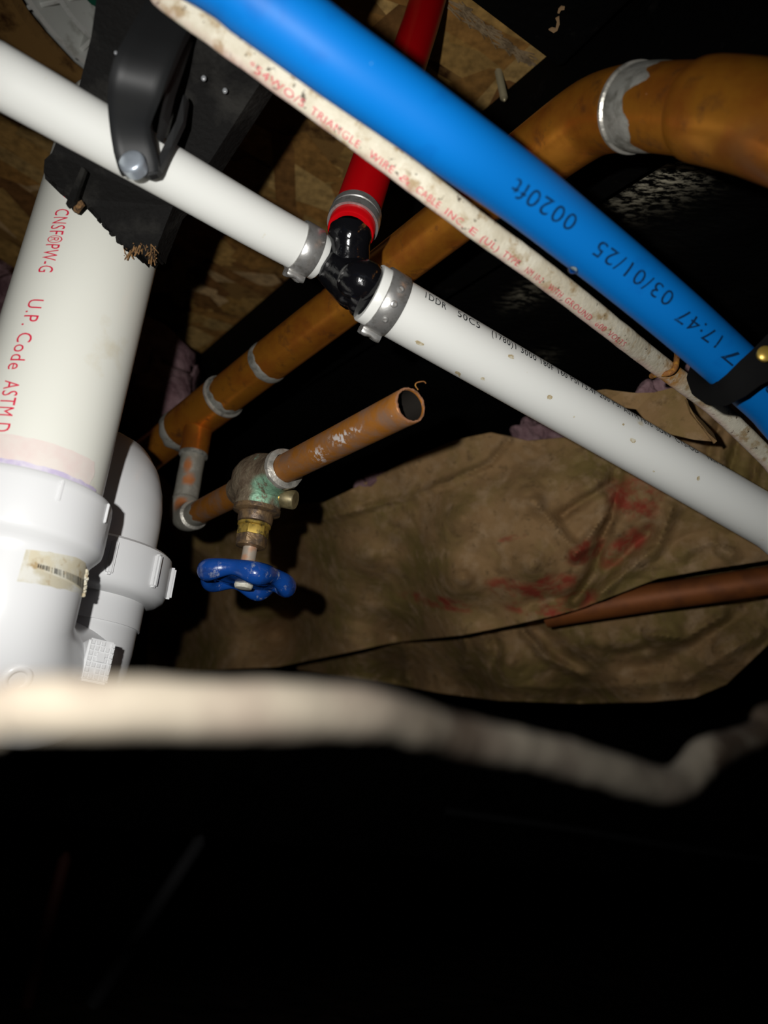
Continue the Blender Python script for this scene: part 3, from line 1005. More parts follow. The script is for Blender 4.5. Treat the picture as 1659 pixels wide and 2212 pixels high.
for k in range(10):
    a = R(-84) + k * R(36)
    c = pn.surf(.0125, a, .0435)
    _, t, n, b = pn.at(.0125)
    d = n * math.cos(a) + b * math.sin(a)
    bm = bmesh.new()
    box(bm, c, t, t.cross(d), d, .018, .0034, .004)
    bmesh.ops.bevel(bm, geom=list(bm.edges), offset=0.001, segments=2, affect='EDGES')
    obj('grip_rib', bm, MAT['pvc_fit'], nut)

# embossed pad on the trap's bend
s_pad = leg1.near(120, 1450)
c, t, n, b = leg1.at((hb - z_c) + rad * 0.55)
pc_ = P(212, 1428, 0.335)
pu = (P(222, 1390, .34) - P(204, 1465, .331)).normalized()
pr = (P(243, 1436, .341) - P(186, 1424, .333)).normalized()
pnn = pr.cross(pu)
if pnn.dot(CAM - pc_) < 0:
    pnn = -pnn
bm = bmesh.new()
box(bm, pc_ - pnn * .008, pr, pu, pnn, .0128, .020, .018)
bmesh.ops.bevel(bm, geom=list(bm.edges), offset=0.001, segments=2, affect='EDGES')
pad = obj('embossed_pad', bm, MAT['pvc_fit'], tr, smooth=False)
bm = bmesh.new()
for i in range(5):
    for j in range(7):
        if i == 2 and j in (3, 4):
            continue
        if rb.random() < .2:
            continue
        box(bm, pc_ + pnn * .0013 + pr * ((i - 2) * .0024) + pu * ((j - 3) * .0026), pr, pu, pnn, .0014, .0018, .001)
box(bm, pc_ + pnn * .0015 + pu * .001, pr, pu, pnn, .0034, .004, .0014)
obj('raised_marks', bm, MAT['pvc_fit'], pad, smooth=False)

# ------------------------------------------------------------------ broken black board with strap
BP = [(230, -160, 0.2700), (197, 80, 0.2960), (170, 190, 0.3060), (132, 280, 0.3140), (112, 330, 0.3180), (96, 345, 0.3200), (94, 372, 0.3240), (104, 392, 0.3270), (118, 392, 0.3270), (124, 408, 0.3290),
      (138, 410, 0.3300), (142, 424, 0.3310), (156, 420, 0.3310), (166, 432, 0.3330), (178, 430, 0.3330), (186, 446, 0.3340), (200, 452, 0.3350),
      (204, 468, 0.3370), (218, 474, 0.3380), (222, 490, 0.3390), (234, 492, 0.3390), (238, 508, 0.3410), (250, 506, 0.3410), (254, 524, 0.3430), (266, 528, 0.3430),
      (274, 542, 0.3450), (286, 538, 0.3450), (292, 552, 0.3460), (304, 546, 0.3460), (312, 556, 0.3470), (324, 544, 0.3460), (336, 546, 0.3460), (352, 500, 0.3430),
      (374, 445, 0.3380), (455, 347, 0.3260), (531, 228, 0.3130), (620, 90, 0.2980), (690, -30, 0.2850), (760, -160, 0.2700)]
bb = thing('broken_board', 'black coated board with a splintered end hanging before the drain pipe', 'board', P(300, 300, .32))
rj = random.Random(9)
BQ = []
for q, q2 in zip(BP, BP[1:] + BP[:1]):
    BQ.append(q)
    if 370 < q[1] < 560 and 90 < q[0] < 340 and q2[0] > q[0] - 5 and q[1] < 560 and q2[1] > 380:
        for f in (.25, .5, .75):
            BQ.append((q[0] + (q2[0] - q[0]) * f + rj.uniform(-2, 2), q[1] + (q2[1] - q[1]) * f + rj.uniform(-5, 6), q[2] + (q2[2] - q[2]) * f))
bw = [P(*q) for q in BQ]
bw = [bw[0] + UPW * .19] + bw + [bw[-1] + UPW * .19]
bm = slab(bw, FWD, .016)
obj('board', bm, MAT['board'], bb, smooth=False)
# splinters
bm = bmesh.new()
rs2 = random.Random(3)
for i in range(150):
    x = rs2.uniform(258, 336)
    p = P(x, 538 + 6 * math.sin(x * .1) + rs2.uniform(-16, 10), .345 + rs2.uniform(-.001, .010))
    d = camdir(rs2.gauss(-.1, .5), -1, rs2.gauss(0, .4))
    bx = rs2.uniform(.0025, .006)
    box(bm, p + d * bx * .3, d, d.cross(FWD).normalized(), d.cross(d.cross(FWD)).normalized(), bx, rs2.uniform(.0002, .0007), .0004)
sp_ = obj('splinters', bm, MAT['splinter'], bb, smooth=False)
sp_['kind'] = 'stuff'
bm = slab([P(*q) for q in ((150, 420, .319), (176, 360, .311), (184, 366, .312), (172, 400, .316), (160, 436, .320), (146, 447, .322), (142, 440, .321))], FWD, .0025)
obj('split_sliver', bm, MAT['board'], bb, smooth=False)
bm = slab([P(*q) for q in ((160, 440, .324), (176, 432, .323), (180, 440, .324), (166, 458, .326), (158, 456, .326))], FWD, .002)
obj('split_sliver', bm, MAT['splinter'], bb, smooth=False)

# water drops on the board
for (x, y, d, r, lab) in ((440, 169, .3005, .0011, 'upper of two tiny water drops on the black board right of the strap'),
                          (486, 196, .3035, .0011, 'lower of two tiny water drops on the black board right of the strap'),
                          (247, 168, .3000, .0011, 'tiny water drop on the black board at the left edge of the strap'),
                          (250, 114, .2950, .0008, 'faint tiny water drop on the black board above another at the strap')):
    bm = blob(bmesh.new(), P(x, y, d), r, r * 1.1, r * .8)
    tag(obj('water_drop', bm, MAT['water']), lab, 'water drop', 'water drops')

# strap: a wide curved black band with a bolted tab
sk = thing('pipe_strap', 'wide curved black plastic strap bolted over the white pipe', 'pipe strap', P(300, 350, .28))
cl = [(400, -60, .284, 100), (365, 35, .275, 106), (340, 80, .268, 110), (318, 125, .263, 114), (303, 160, .262, 113), (291, 195, .2645, 107), (284, 225, .269, 97), (281, 255, .2755, 86),
      (285, 290, .281, 86), (292, 325, .2845, 88), (300, 358, .286, 86), (303, 374, .2865, 80)]
bm = bmesh.new()
rows = []
NA = 12
prev_pts = [P(x, y, d) for x, y, d, w_ in cl]
for i, (x, y, d, wpx) in enumerate(cl):
    c = P(x, y, d)
    t = (prev_pts[min(i + 1, len(cl) - 1)] - prev_pts[max(i - 1, 0)]).normalized()
    side = camdir(1.0, -0.10, 0.16)
    side = (side - t * side.dot(t)).normalized()
    n = side.cross(t)
    if n.dot(CAM - c) < 0:
        n = -n
    wm = wpx * d / FPX
    fr, bk = [], []
    for k in range(NA + 1):
        u = k / NA - .5
        lip = 0.0016 * math.exp(-((abs(u) - .5) / .07) ** 2)
        fr.append(bm.verts.new(c + side * (u * wm) + n * lip))
        bk.append(bm.verts.new(c + side * (u * wm) - n * .0022))
    rows.append((fr, bk))
for (f1, b1), (f2, b2) in zip(rows, rows[1:]):
    for k in range(NA):
        bm.faces.new((f1[k], f1[k + 1], f2[k + 1], f2[k]))
        bm.faces.new((b1[k + 1], b1[k], b2[k], b2[k + 1]))
    bm.faces.new((f1[0], f2[0], b2[0], b1[0]))
    bm.faces.new((f1[NA], b1[NA], b2[NA], f2[NA]))
for (f, b_2) in (rows[0], rows[-1]):
    for k in range(NA):
        bm.faces.new((f[k], f[k + 1], b_2[k + 1], b_2[k]))
obj('band', bm, MAT['strap'], sk, sharp=50)
# side webs of the strap on its right
for (pts, nm) in (([(404, 78, .278), (412, 80, .286), (392, 140, .282), (372, 200, .282), (358, 262, .284), (346, 300, .287), (338, 296, .285), (346, 250, .279), (358, 195, .273), (378, 130, .272)], 'side_web'),
                  ([(396, 204, .292), (404, 212, .294), (396, 262, .294), (370, 318, .292), (345, 368, .289), (334, 362, .288), (348, 326, .290), (380, 262, .292)], 'side_web'),
                  ([(250, 300, .2855), (262, 290, .2850), (322, 300, .2855), (340, 330, .2870), (345, 366, .2875), (338, 376, .2875), (322, 380, .2875), (300, 374, .2870), (254, 345, .2860)], 'bolt_tab')):
    obj(nm, slab([P(*q) for q in pts], FWD, .0035), MAT['strap'], sk, smooth=False)
bc = P(286, 352, .2815)
bd = camdir(-.12, .30, -1)
obj('bolt_head', lathe(bc - bd * .004, bd, [(0, .0044), (.004, .0050), (.0052, .0048), (.006, .0038), (.0062, .001)], 28), MAT['bolt'], sk, sharp=50)

# ------------------------------------------------------------------ PEX pipes and tee
pl = Path(level([P(-170, 68, .250), P(0, 165, .269), P(330, 352, .308), P(560, 485, .339), P(690, 556, .356)], .4, True))
PLs = pl.L
wl = thing('pex_pipe', 'narrow white plastic pipe running from the left edge to the black tee', 'pipe', pl.pos(pl.L * .5))
obj('pipe', hollow(pl, 0, pl.L, .0111, .0086, 56), MAT['pex_white'], wl)

PRP = level([P(797, 632, .350), P(905, 694, .360), P(1100, 806, .379), P(1312, 928, .398), P(1500, 1036, .410), P(1659, 1128, .418), P(1800, 1209, .426)], .5)
pr_ = Path(PRP)
# mouth at the tee: reverse so the open end is at the path's end
pr_rev = Path(list(reversed(PRP)))
wr = thing('pex_pipe', 'thick white plastic pipe with black lettering running from the tee to the right edge', 'pipe', pr_.pos(pr_.L * .5))
RW = .0143
obj('pipe', hollow(pr_rev, 0, pr_rev.L, RW, .0112, 64), MAT['pex_white'], wr)
for (bd_, a_, z_) in (('1DDR', (918, 640), (963, 667)), ('50C5', (988, 680), (1036, 708)), ('(1780)1 3000', (1062, 722), (1158, 778)), ('180F 160 PSI', (1168, 783), (1250, 829)),
                      ('73.4F 200 PSI', (1256, 833), (1340, 881)), ('ASTM F876', (1348, 886), (1410, 921)), ('SDR9', (1418, 926), (1450, 944)), ('CTS-OD', (1460, 950), (1510, 978)), ('NSF-PW', (1530, 989), (1580, 1018))):
    (s0_, a0_), (s1_, a1_) = uv(pr_, RW, a_[0], a_[1] + 4), uv(pr_, RW, z_[0], z_[1] + 4)
    print_on(pr_, RW, bd_, s0_, s1_, .0050, a0_ - .20, MAT['ink_black'], wr, a1=a1_ - .20)

MUD = pm('dried_mud', (0.42, 0.34, 0.20), 0.8, spec=0.1, layers=[((0.62, 0.58, 0.46), 400, 0.45, 0.6)])
for (x, y, w_, h_) in ((906, 741, 12, 4), (1104, 771, 8, 4), (1187, 858, 6, 5), (1043, 818, 6, 3), (990, 806, 8, 3), (1367, 951, 8, 4), (1508, 1033, 4, 5), (1412, 1018, 3, 2), (1346, 917, 3, 2), (1240, 900, 2, 2)):
    bm = bmesh.new()
    vs = []
    for k in range(12):
        t_ = 2 * math.pi * k / 12
        rr_ = 1 + .45 * noise.noise(Vector((math.cos(t_) * 1.5 + x, math.sin(t_) * 1.5, y * .1)))
        s_, a_ = uv(pr_, RW, x + (w_ * math.cos(t_) * rr_ * .8 - h_ * math.sin(t_) * .4), y + (h_ * math.sin(t_) * rr_ + w_ * math.cos(t_) * .35))
        vs.append(bm.verts.new(pr_.surf(s_, a_, RW + .00015)))
    bm.faces.new(vs)
    obj('mud_fleck', bm, MUD, wr, smooth=False)

rp_ = Path([P(940, -60, .475), P(912, 40, .452), P(850, 225, .412), P(790, 400, .373), P(757, 502, .351)])
rd = thing('pex_pipe', 'red plastic pipe coming down from the subfloor to the black tee', 'pipe', rp_.pos(.1))
obj('pipe', hollow(rp_, 0, rp_.L, .0111, .0086, 56), MAT['red'], rd)

te = thing('tee_fitting', 'glossy black plastic tee joining red and white pipes', 'tee fitting', P(752, 575, .352))
run = Path([pl.pos(pl.L - .012), P(700, 562, .356), P(735, 588, .354), P(768, 612, .352), P(800, 634, .3505), pr_.pos(.012)])
s1_, s2_ = run.near(690, 556), run.near(797, 632)
prof = [(0, .0082)] + rng(.002, s1_ - .0004, .0083, .004) + [(s1_ + .0002, .0096), (s1_ + .002, .0098), (s1_ + .0034, .0084), (s1_ + .006, .0090), (s1_ + .0105, .0100),
       (s2_ - .012, .0116), (s2_ - .008, .0124), (s2_ - .005, .0124), (s2_ - .003, .0116), (s2_ - .0018, .0130), (s2_ - .0002, .0130), (s2_ + .0004, .011), (run.L, .0109)]
obj('run', revolve(run, prof, 48, wob=.0004, wscale=180), MAT['tee'], te, sharp=60)
bp0 = P(752, 585, .354)
br = Path([rp_.pos(rp_.L - .012), rp_.pos(rp_.L), rp_.pos(rp_.L).lerp(bp0, .5), bp0])
prof = [(0, .0084), (.0118, .0085), (.0120, .0102), (.0145, .0104), (.0160, .0095), (.018, .0094), (br.L, .0100)]
obj('branch', revolve(br, prof, 44, wob=.0004, wscale=180), MAT['tee'], te, sharp=60)
bm = blob(bmesh.new(), P(780, 607, .3445), .0112, .0104, .0100, u=28, v=18, wob=.06, ws=90)
obj('moulded_boss', bm, MAT['tee'], te)
bm = bmesh.new()
slab([P(*q) for q in ((712, 590, .346), (735, 612, .346), (742, 640, .346), (757, 655, .347), (765, 640, .347), (748, 600, .345), (722, 580, .346))], FWD, .006, bm)
obj('web', bm, MAT['tee'], te, smooth=False)


# pinch clamps
def clamp(path, s0, s1, r, ear_a, label, dimples=(), ear_scale=1.0, groove=False, seg=56):
    c = thing('pinch_clamp', label, 'pipe clamp', path.pos((s0 + s1) / 2), 'pinch clamps on the tee')
    th = .0011
    if groove:
        m_ = (s0 + s1) / 2
        prof = [(s0, r), (s0, r + th), (m_ - .0012, r + th), (m_ - .0006, r + th * .4), (m_ + .0004, r + th * 1.3), (s1, r + th * 1.1), (s1, r), (s0, r)]
    else:
        prof = [(s0, r), (s0, r + th * .7), (s0 + .0004, r + th), (s1 - .0004, r + th), (s1, r + th * .7), (s1, r), (s0, r)]
    obj('band', revolve(path, prof, seg, caps=False), MAT['steel'], c, sharp=40)
    # ear: a crimped loop across the band
    ctr, t, n, b = path.at((s0 + s1) / 2)
    rad_d = n * math.cos(ear_a) + b * math.sin(ear_a)
    tan_d = t.cross(rad_d)
    k = ear_scale * .001
    loop = [(-4.6, -.4), (-5.0, 1.4), (-5.4, 2.8), (-5.2, 4.2), (-4.0, 5.0), (-2.6, 4.5), (-1.6, 3.2), (-.6, 2.6), (.6, 2.6), (1.6, 3.2), (2.6, 4.6), (3.8, 5.1), (5.0, 4.3), (5.3, 2.8), (4.9, 1.4), (4.6, -.4)]
    bm = bmesh.new()
    W = (s1 - s0) * .98
    cols_ = []
    NW = 8
    for j in range(NW + 1):
        u = j / NW - .5
        sq = 1 - .10 * (2 * u) ** 4
        pinch = 1 - .22 * math.exp(-(u / .18) ** 2)
        cols_.append([bm.verts.new(ctr + t * (u * W) + tan_d * (x * k * sq) + rad_d * (r + y * k * sq * (pinch if y > 1 else 1))) for x, y in loop])
    for A_, B_ in zip(cols_, cols_[1:]):
        for i in range(len(loop)):
            i2 = (i + 1) % len(loop)
            bm.faces.new((A_[i], A_[i2], B_[i2], B_[i]))
    bm.faces.new(cols_[0])
    bm.faces.new(cols_[-1])
    obj('ear', bm, MAT['steel'], c, sharp=55)
    for (a, sc) in dimples:
        p = path.surf((s0 + s1) / 2, a, r + th * .9)
        _, t, n, b = path.at((s0 + s1) / 2)
        d = n * math.cos(a) + b * math.sin(a)
        bm = lathe(p, d, [(0, .0019 * sc), (.0007, .0017 * sc), (.0009, .0011 * sc), (.0001, .0008 * sc)], 18)
        obj('dimple', bm, MAT['steel'], c)
    return c


sl0, sl1 = pl.near(640, 527), pl.near(672, 546)
clamp(pl, pl.L - .0128, pl.L - .0036, .0112, R(82), 'steel pinch clamp on the narrow white pipe left of the black tee', ear_scale=.78)
clamp(pr_, .0042, .0145, .0144, R(88), 'steel pinch clamp with dimples on the thick white pipe right of the black tee', [(R(-32), 1.0), (R(-4), .9), (R(26), .9)], ear_scale=.88)
clamp(rp_, rp_.L - .0155, rp_.L - .0055, .0112, R(-170), 'ridged steel pinch clamp on the red pipe above the black tee', ear_scale=.7, groove=True)

# ------------------------------------------------------------------ blue pipe
BL = [(380, -120, .205), (550, -4, .213), (650, 69, .218), (738, 134, .223), (848, 211, .231), (977, 304, .242), (1122, 408, .260), (1241, 502, .276), (1344, 585, .289),
      (1454, 677, .302), (1542, 755, .314), (1659, 862, .329), (1800, 995, .348)]
bp = Path(level(level([P(*q) for q in BL], .5), .35, True))
RB = .0111
bl = thing('pex_pipe', 'thick blue plastic pipe with upside-down date lettering crossing diagonally', 'pipe', bp.pos(bp.L * .5))
obj('pipe', revolve(bp, rng(0, bp.L, RB, .006), 64), MAT['blue'], bl)
for (bd_, a_, z_) in (('0020ft', (1241, 486), (1106, 402)), ('03/01/25', (1450, 650), (1288, 534)), ('17:47', (1554, 740), (1466, 678)), ('7', (1592, 780), (1566, 759)), ('P8B3', (1720, 885), (1634, 812))):
    print_px(bp, RB, bd_, a_, z_, .0060, MAT['ink_navy'], bl)
bm = blob(bmesh.new(), P(1237, 583, .2765), .0017, .0014, .0014)
tag(obj('water_drop', bm, MAT['water_blue']), 'clear water drop hanging under the blue pipe', 'water drop', 'water drops')

# ------------------------------------------------------------------ cable
CB = [(250, -90, .240), (367, -6, .246), (536, 117, .253), (700, 238, .261), (900, 388, .270), (1025, 484, .281), (1180, 597, .304), (1325, 711, .336), (1402, 772, .362),
      (1470, 823, .384), (1550, 884, .404), (1659, 990, .424), (1760, 1095, .44)]
cb = Path(level(level([P(*q) for q in CB], .5), .35, True))
HW, TH = .0051, .0033
bm = bmesh.new()
rings = []
nseg, NSt = 32, 480
pk, ru = [], []
s_r = cb.near(1445, 800)
for i in range(NSt + 1):
    s = cb.L * i / NSt
    c, t, n, b = cb.at(s)
    ring = []
    for k in range(nseg):
        a = 2 * math.pi * k / nseg
        ca_, sa_ = math.cos(a), math.sin(a)
        p = b * (HW * math.copysign(abs(ca_) ** (2 / 2.6), ca_)) + n * (TH * math.copysign(abs(sa_) ** (2 / 2.6), sa_))
        rr = 1 + .035 * noise.noise((c + p) * 130)
        ring.append(bm.verts.new(c + p * rr))
        pk.append(max(0, ca_ - .25) * .9)
        ru.append(.95 * math.exp(-((s - s_r - .003) / .009) ** 2))
    rings.append(ring)
for A_, B_ in zip(rings, rings[1:]):
    for k in range(nseg):
        k2 = (k + 1) % nseg
        bm.faces.new((A_[k], A_[k2], B_[k2], B_[k]))
bm.faces.new(rings[0])
bm.faces.new(rings[-1])
ck = thing('electrical_cable', 'dirty off-white flat electrical cable with red lettering beside the blue pipe', 'cable', cb.pos(cb.L * .5))
jk = obj('jacket', bm, MAT['cable'], ck)
set_attr(jk, 'pink', pk)
set_attr(jk, 'rust', ru)
cx_ = lambda q: cb.near(*q)
for (bd_, a_, z_) in (('*54WO/S', (545, 124), (665, 212)), ('TRIANGLE', (682, 225), (788, 304)), ('WIRE', (806, 318), (858, 356)), ('&', (872, 367), (890, 380)),
                      ('CABLE', (905, 391), (955, 430)), ('INC.', (970, 442), (1006, 470)), ('E', (1020, 480), (1030, 487)), ('(UL)', (1040, 495), (1074, 520)), ('TYPE', (1086, 528), (1122, 554)),
                      ('NM 10-2', (1134, 563), (1172, 591)), ('WITH', (1184, 600), (1212, 622)), ('GROUND', (1222, 630), (1274, 671)), ('600', (1285, 680), (1306, 696)), ('VOLTS', (1314, 702), (1348, 729))):
    print_on(cb, 1, bd_, cx_(a_), cx_(z_), .0026, .0022, MAT['ink_cable'], ck, flat=(HW * 1.07, TH * 1.09))

# rusty staple
ss = thing('cable_staple', 'rusty staple pinning the off-white cable', 'staple', P(1450, 800, .37))
sp_path = Path([P(1408, 812, .385), P(1425, 808, .374), P(1445, 806, .369), P(1458, 795, .369), P(1462, 775, .373), P(1463, 760, .385), P(1463, 750, .40)])
obj('wire', revolve(sp_path, [(s, r * (1 + .15 * noise.noise(Vector((s * 400, 0, 0))))) for s, r in rng(0, sp_path.L, .0015, .001)], 14), MAT['rust'], ss)

# black strap round the blue pipe at the right
hk = thing('pipe_hanger', 'twisted black plastic strap around the blue pipe at the right edge', 'pipe strap', P(1600, 830, .30))
cl = [(1740, 712, .298, 100), (1690, 756, .298, 92), (1652, 784, .2985, 78), (1620, 806, .2995, 68), (1590, 832, .302, 62), (1560, 850, .308, 56), (1535, 850, .318, 50), (1512, 836, .330, 42), (1500, 812, .342, 32), (1504, 792, .352, 24)]
pts_ = [P(x, y, d) for x, y, d, w_ in cl]
bm = bmesh.new()
rows = []
for i, (x, y, d, wpx) in enumerate(cl):
    c = pts_[i]
    t = (pts_[min(i + 1, len(cl) - 1)] - pts_[max(i - 1, 0)]).normalized()
    q = (CAM - c).normalized()
    sd = t.cross(q).normalized()
    n = sd.cross(t)
    if n.dot(q) < 0:
        n = -n
    wm = wpx * d / FPX
    fr = [bm.verts.new(c + sd * ((k / 8 - .5) * wm) + n * (.001 * math.cos((k / 8 - .5) * 3))) for k in range(9)]
    bk = [bm.verts.new(c + sd * ((k / 8 - .5) * wm) - n * .0014) for k in range(9)]
    rows.append((fr, bk))
for (f1, b1), (f2, b2) in zip(rows, rows[1:]):
    for k in range(8):
        bm.faces.new((f1[k], f1[k + 1], f2[k + 1], f2[k]))
        bm.faces.new((b1[k + 1], b1[k], b2[k], b2[k + 1]))
    bm.faces.new((f1[0], f2[0], b2[0], b1[0]))
    bm.faces.new((f1[8], b1[8], b2[8], f2[8]))
for f, b_2 in (rows[0], rows[-1]):
    for k in range(8):
        bm.faces.new((f[k], f[k + 1], b_2[k + 1], b_2[k]))
obj('band', bm, MAT['hanger'], hk, sharp=60)
bm = lathe(P(1652, 766, .2945), camdir(-.2, .2, -1), [(0, .0032), (.0012, .0032), (.002, .0022), (.0021, .0004)], 20)
obj('screw_head', bm, MAT['brass_nut'], hk)
# ------------------------------------------------------------------ copper main
CP = [(200, 1075, .660), (330, 974, .605), (450, 882, .556), (588, 775, .503), (730, 666, .463), (867, 560, .430), (1000, 457, .398), (1100, 383, .371), (1167, 333, .352), (1235, 283, .334),
      (1285, 252, .322), (1335, 238, .308), (1400, 233, .291), (1500, 237, .270), (1569, 244, .257), (1659, 263, .244), (1760, 295, .233)]
cp = Path(level([P(*q) for q in CP], .8, True) + [CAM + RGT * .165 + UPV * .103 + FWD * .225, CAM + RGT * .3 + UPV * .085 + FWD * .215, CAM + RGT * .7 + UPV * .08 + FWD * .215])
cxn = lambda q: cp.near(*q)
co = thing('copper_pipe', 'long tarnished copper pipe rising from the lower left to an elbow at the upper right', 'pipe', cp.pos(cp.L * .5))
s_t0, s_t1 = cxn((392, 928)), cxn((482, 857))
s_e0, s_e1 = cxn((1130, 360)), cxn((1372, 233))
s_x = cxn((1500, 237))
obj('pipe_run', revolve(cp, rng(0, s_e0 + .01, .0143, .01), 48), MAT['copper'], co)
obj('tee_socket', revolve(cp, [(s_t0, .0144), (s_t0 + .0006, .0160)] + rng(s_t0 + .002, s_t1 - .002, .0162, .006) + [(s_t1, .0160), (s_t1 + .0003, .0144)], 48), MAT['copper'], co, sharp=50)
obj('elbow', revolve(cp, [(s_e0, .0144), (s_e0 + .0006, .0158)] + rng(s_e0 + .002, s_e1 - .002, .0161, .005) + [(s_e1, .0160), (s_e1 + .0003, .0144)], 56), MAT['copper'], co, sharp=50)
obj('pipe_end', revolve(cp, rng(s_e1 - .01, s_x + .004, .0156, .005) + [(s_x + .0043, .0166), (s_x + .0058, .0172)] + rng(s_x + .01, cp.L, .0174, .008), 56), MAT['copper'], co, sharp=50)


def solder(s, w0, w1, r0, r1, mat, seed, parent=co, path=cp, nm='solder_ring'):
    """ragged solder collar from s-w0 to s+w1"""
    bm = bmesh.new()
    seg = 64
    NR = 6
    rings = []
    for i in range(NR + 1):
        u = i / NR
        ring = []
        for k in range(seg):
            a = 2 * math.pi * k / seg
            j0 = w0 * (1 + .35 * noise.noise(Vector((math.cos(a) * 2.2, math.sin(a) * 2.2, seed))))
            j1 = w1 * (1 + .7 * noise.noise(Vector((math.cos(a) * 2.2, math.sin(a) * 2.2, seed + 5))))
            sp_s = s - j0 + (j0 + j1) * u
            rr = r0 + (r1 - r0) * max(0, min(1, ((s - j0 * .0) - sp_s) / max(w0, 1e-5) + .5))
            prof_ = math.sin(math.pi * min(1, max(0, u))) ** .5
            ring.append(bm.verts.new(path.surf(sp_s, a, r0 + (r1 - r0) * prof_)))
        rings.append(ring)
    for A_, B_ in zip(rings, rings[1:]):
        for k in range(seg):
            k2 = (k + 1) % seg
            bm.faces.new((A_[k], A_[k2], B_[k2], B_[k]))
    return obj(nm, bm, mat, parent)


solder(s_t1, .001, .0065, .0142, .0150, MAT['solder'], 1)
obj('solder_bead', revolve(cp, [(s_t1 - .0012, .0160), (s_t1 - .0006, .0167), (s_t1 + .0006, .0166), (s_t1 + .0012, .0148)], 48, caps=False), MAT['solder_bright'], co)
solder(cxn((578, 782)), .0035, .0035, .0142, .0149, MAT['solder'], 2)
solder(s_t0, .010, .003, .0142, .0166, MAT['solder'], 6)
solder(s_e0, .009, .001, .0142, .0150, MAT['solder'], 3)
solder(s_e1, .001, .017, .0155, .0161, MAT['solder'], 4)
obj('solder_bead', revolve(cp, [(s_e1 - .0012, .0160), (s_e1 - .0005, .0169), (s_e1 + .0007, .0168), (s_e1 + .0014, .0158)], 56, caps=False), MAT['solder_bright'], co)

# branch: riser, elbow, nipple
E0 = P(392, 1126, .53)
S1 = P(887, 875, .32)
AX = (S1 - E0).normalized()
tee_c = P(432, 905, .562)
rz = thing('copper_branch', 'short solder-smeared riser and elbow feeding the shutoff valve', 'pipe', E0)
up_d = (tee_c - E0).normalized()
ris = Path([tee_c, E0 + up_d * .045, E0 + up_d * .014, E0 + up_d * .004 + AX * .004, E0 + AX * .014, E0 + AX * .03, E0 + AX * .095], 10)
lr = (tee_c - E0).length
obj('tee_branch', revolve(ris, [(0, .0105), (.0105, .0105)] + rng(.012, .030, .0103, .006) + [(.0305, .0085)], 36), MAT['copper'], rz, sharp=50)
s_el = lr - .012
rv = obj('riser', revolve(ris, rng(.026, s_el, .0088, .003), 48, wob=.0003, wscale=120), MAT['galv'], rz)
px_mask(rv, 'bare', [(407, 1005, 10, 16, .54), (408, 1036, 14, 13, .535)])
obj('solder_bead', revolve(ris, [(.029, .0100), (.030, .0106), (.0315, .0104), (.0325, .0088)], 36, caps=False), MAT['solder'], rz)
s_n0 = ris.near(418, 1112)
re_ = obj('elbow', revolve(ris, [(s_el - .006, .0082), (s_el - .005, .0096)] + rng(s_el - .003, s_n0 - .001, .0098, .003) + [(s_n0, .0097), (s_n0 + .0003, .008)], 48), MAT['galv'], rz, sharp=50)
px_mask(re_, 'bare', [(386, 1086, 17, 15, .52)])
obj('solder_bead', revolve(ris, [(s_n0 - .0012, .0095), (s_n0 - .0004, .0104), (s_n0 + .0008, .0101), (s_n0 + .0015, .008)], 36, caps=False), MAT['solder_bright'], rz)
obj('nipple', revolve(ris, rng(s_n0 - .006, ris.L, .0080, .01), 36), MAT['copper_old'], rz)
solder(s_n0 + .003, .003, .010, .0079, .0084, MAT['galv'], 8, rz, ris, 'solder_smear')

# ------------------------------------------------------------------ shutoff valve
VC = E0 + AX * ((P(566, 1042, .43) - E0).dot(AX))
DN = camdir(-.115, -.93, -.31)
DN = (DN - AX * DN.dot(AX)).normalized()
va = thing('shutoff_valve', 'corroded brass shutoff valve with a blue handwheel', 'valve', VC)
vp = Path([VC - AX * .03, VC, VC + AX * .03])
prof = [(.000, .0082), (.0003, .0094), (.008, .0098), (.012, .0108), (.016, .0134), (.021, .0153), (.028, .0160), (.034, .0154), (.039, .0136), (.044, .0118), (.047, .0110), (.0555, .0110), (.0565, .0104), (.0568, .0082)]
vb = obj('body', revolve(vp, sum([[(a[0] + (b[0] - a[0]) * k / 4, a[1] + (b[1] - a[1]) * k / 4) for k in range(4)] for a, b in zip(prof, prof[1:])], []) + [prof[-1]], 64, wob=.0004, wscale=150), MAT['brass'], va, sharp=60)
VSP = [(578, 1050, 36, 26, .415), (562, 1078, 22, 22, .415), (600, 1075, 14, 28, .41)]
px_mask(vb, 'verdigris', VSP)
vb = obj('bonnet_neck', lathe(VC, DN, [(0, .0128), (.004, .013), (.008, .0131), (.012, .0132), (.0145, .0131), (.0170, .0130), (.0175, .0124)], 64), MAT['brass'], va, sharp=50)
px_mask(vb, 'verdigris', VSP)
obj('bonnet_flange', lathe(VC + DN * .0170, DN, [(0, .0118), (.0003, .0134), (.0028, .0134), (.0032, .0125), (.0038, .0110), (.0042, .009)], 40, hexa=None), MAT['brass_dark'], va, sharp=50)
obj('bonnet', lathe(VC + DN * .0205, DN, [(0, .0100), (.005, .0098), (.0056, .0096), (.006, .0085)], 36), MAT['brass_dark'], va, sharp=50)
obj('gold_ring', lathe(VC + DN * .0265, DN, [(0, .0086), (.0005, .0094), (.0018, .0094), (.0024, .0084)], 36), MAT['brass_nut'], va)
obj('packing_nut', lathe(VC + DN * .0288, DN, [(0, .0080), (.0003, .0091), (.0048, .0092), (.0052, .0090)], 36, hexa=(.0002, .006)), MAT['brass_nut'], va, sharp=30)
obj('packing_cap', lathe(VC + DN * .0342, DN, [(0, .0091), (.0045, .0090), (.0062, .0082), (.0066, .0045)], 36, hexa=(-.001, .005)), MAT['brass_dark'], va, sharp=30)
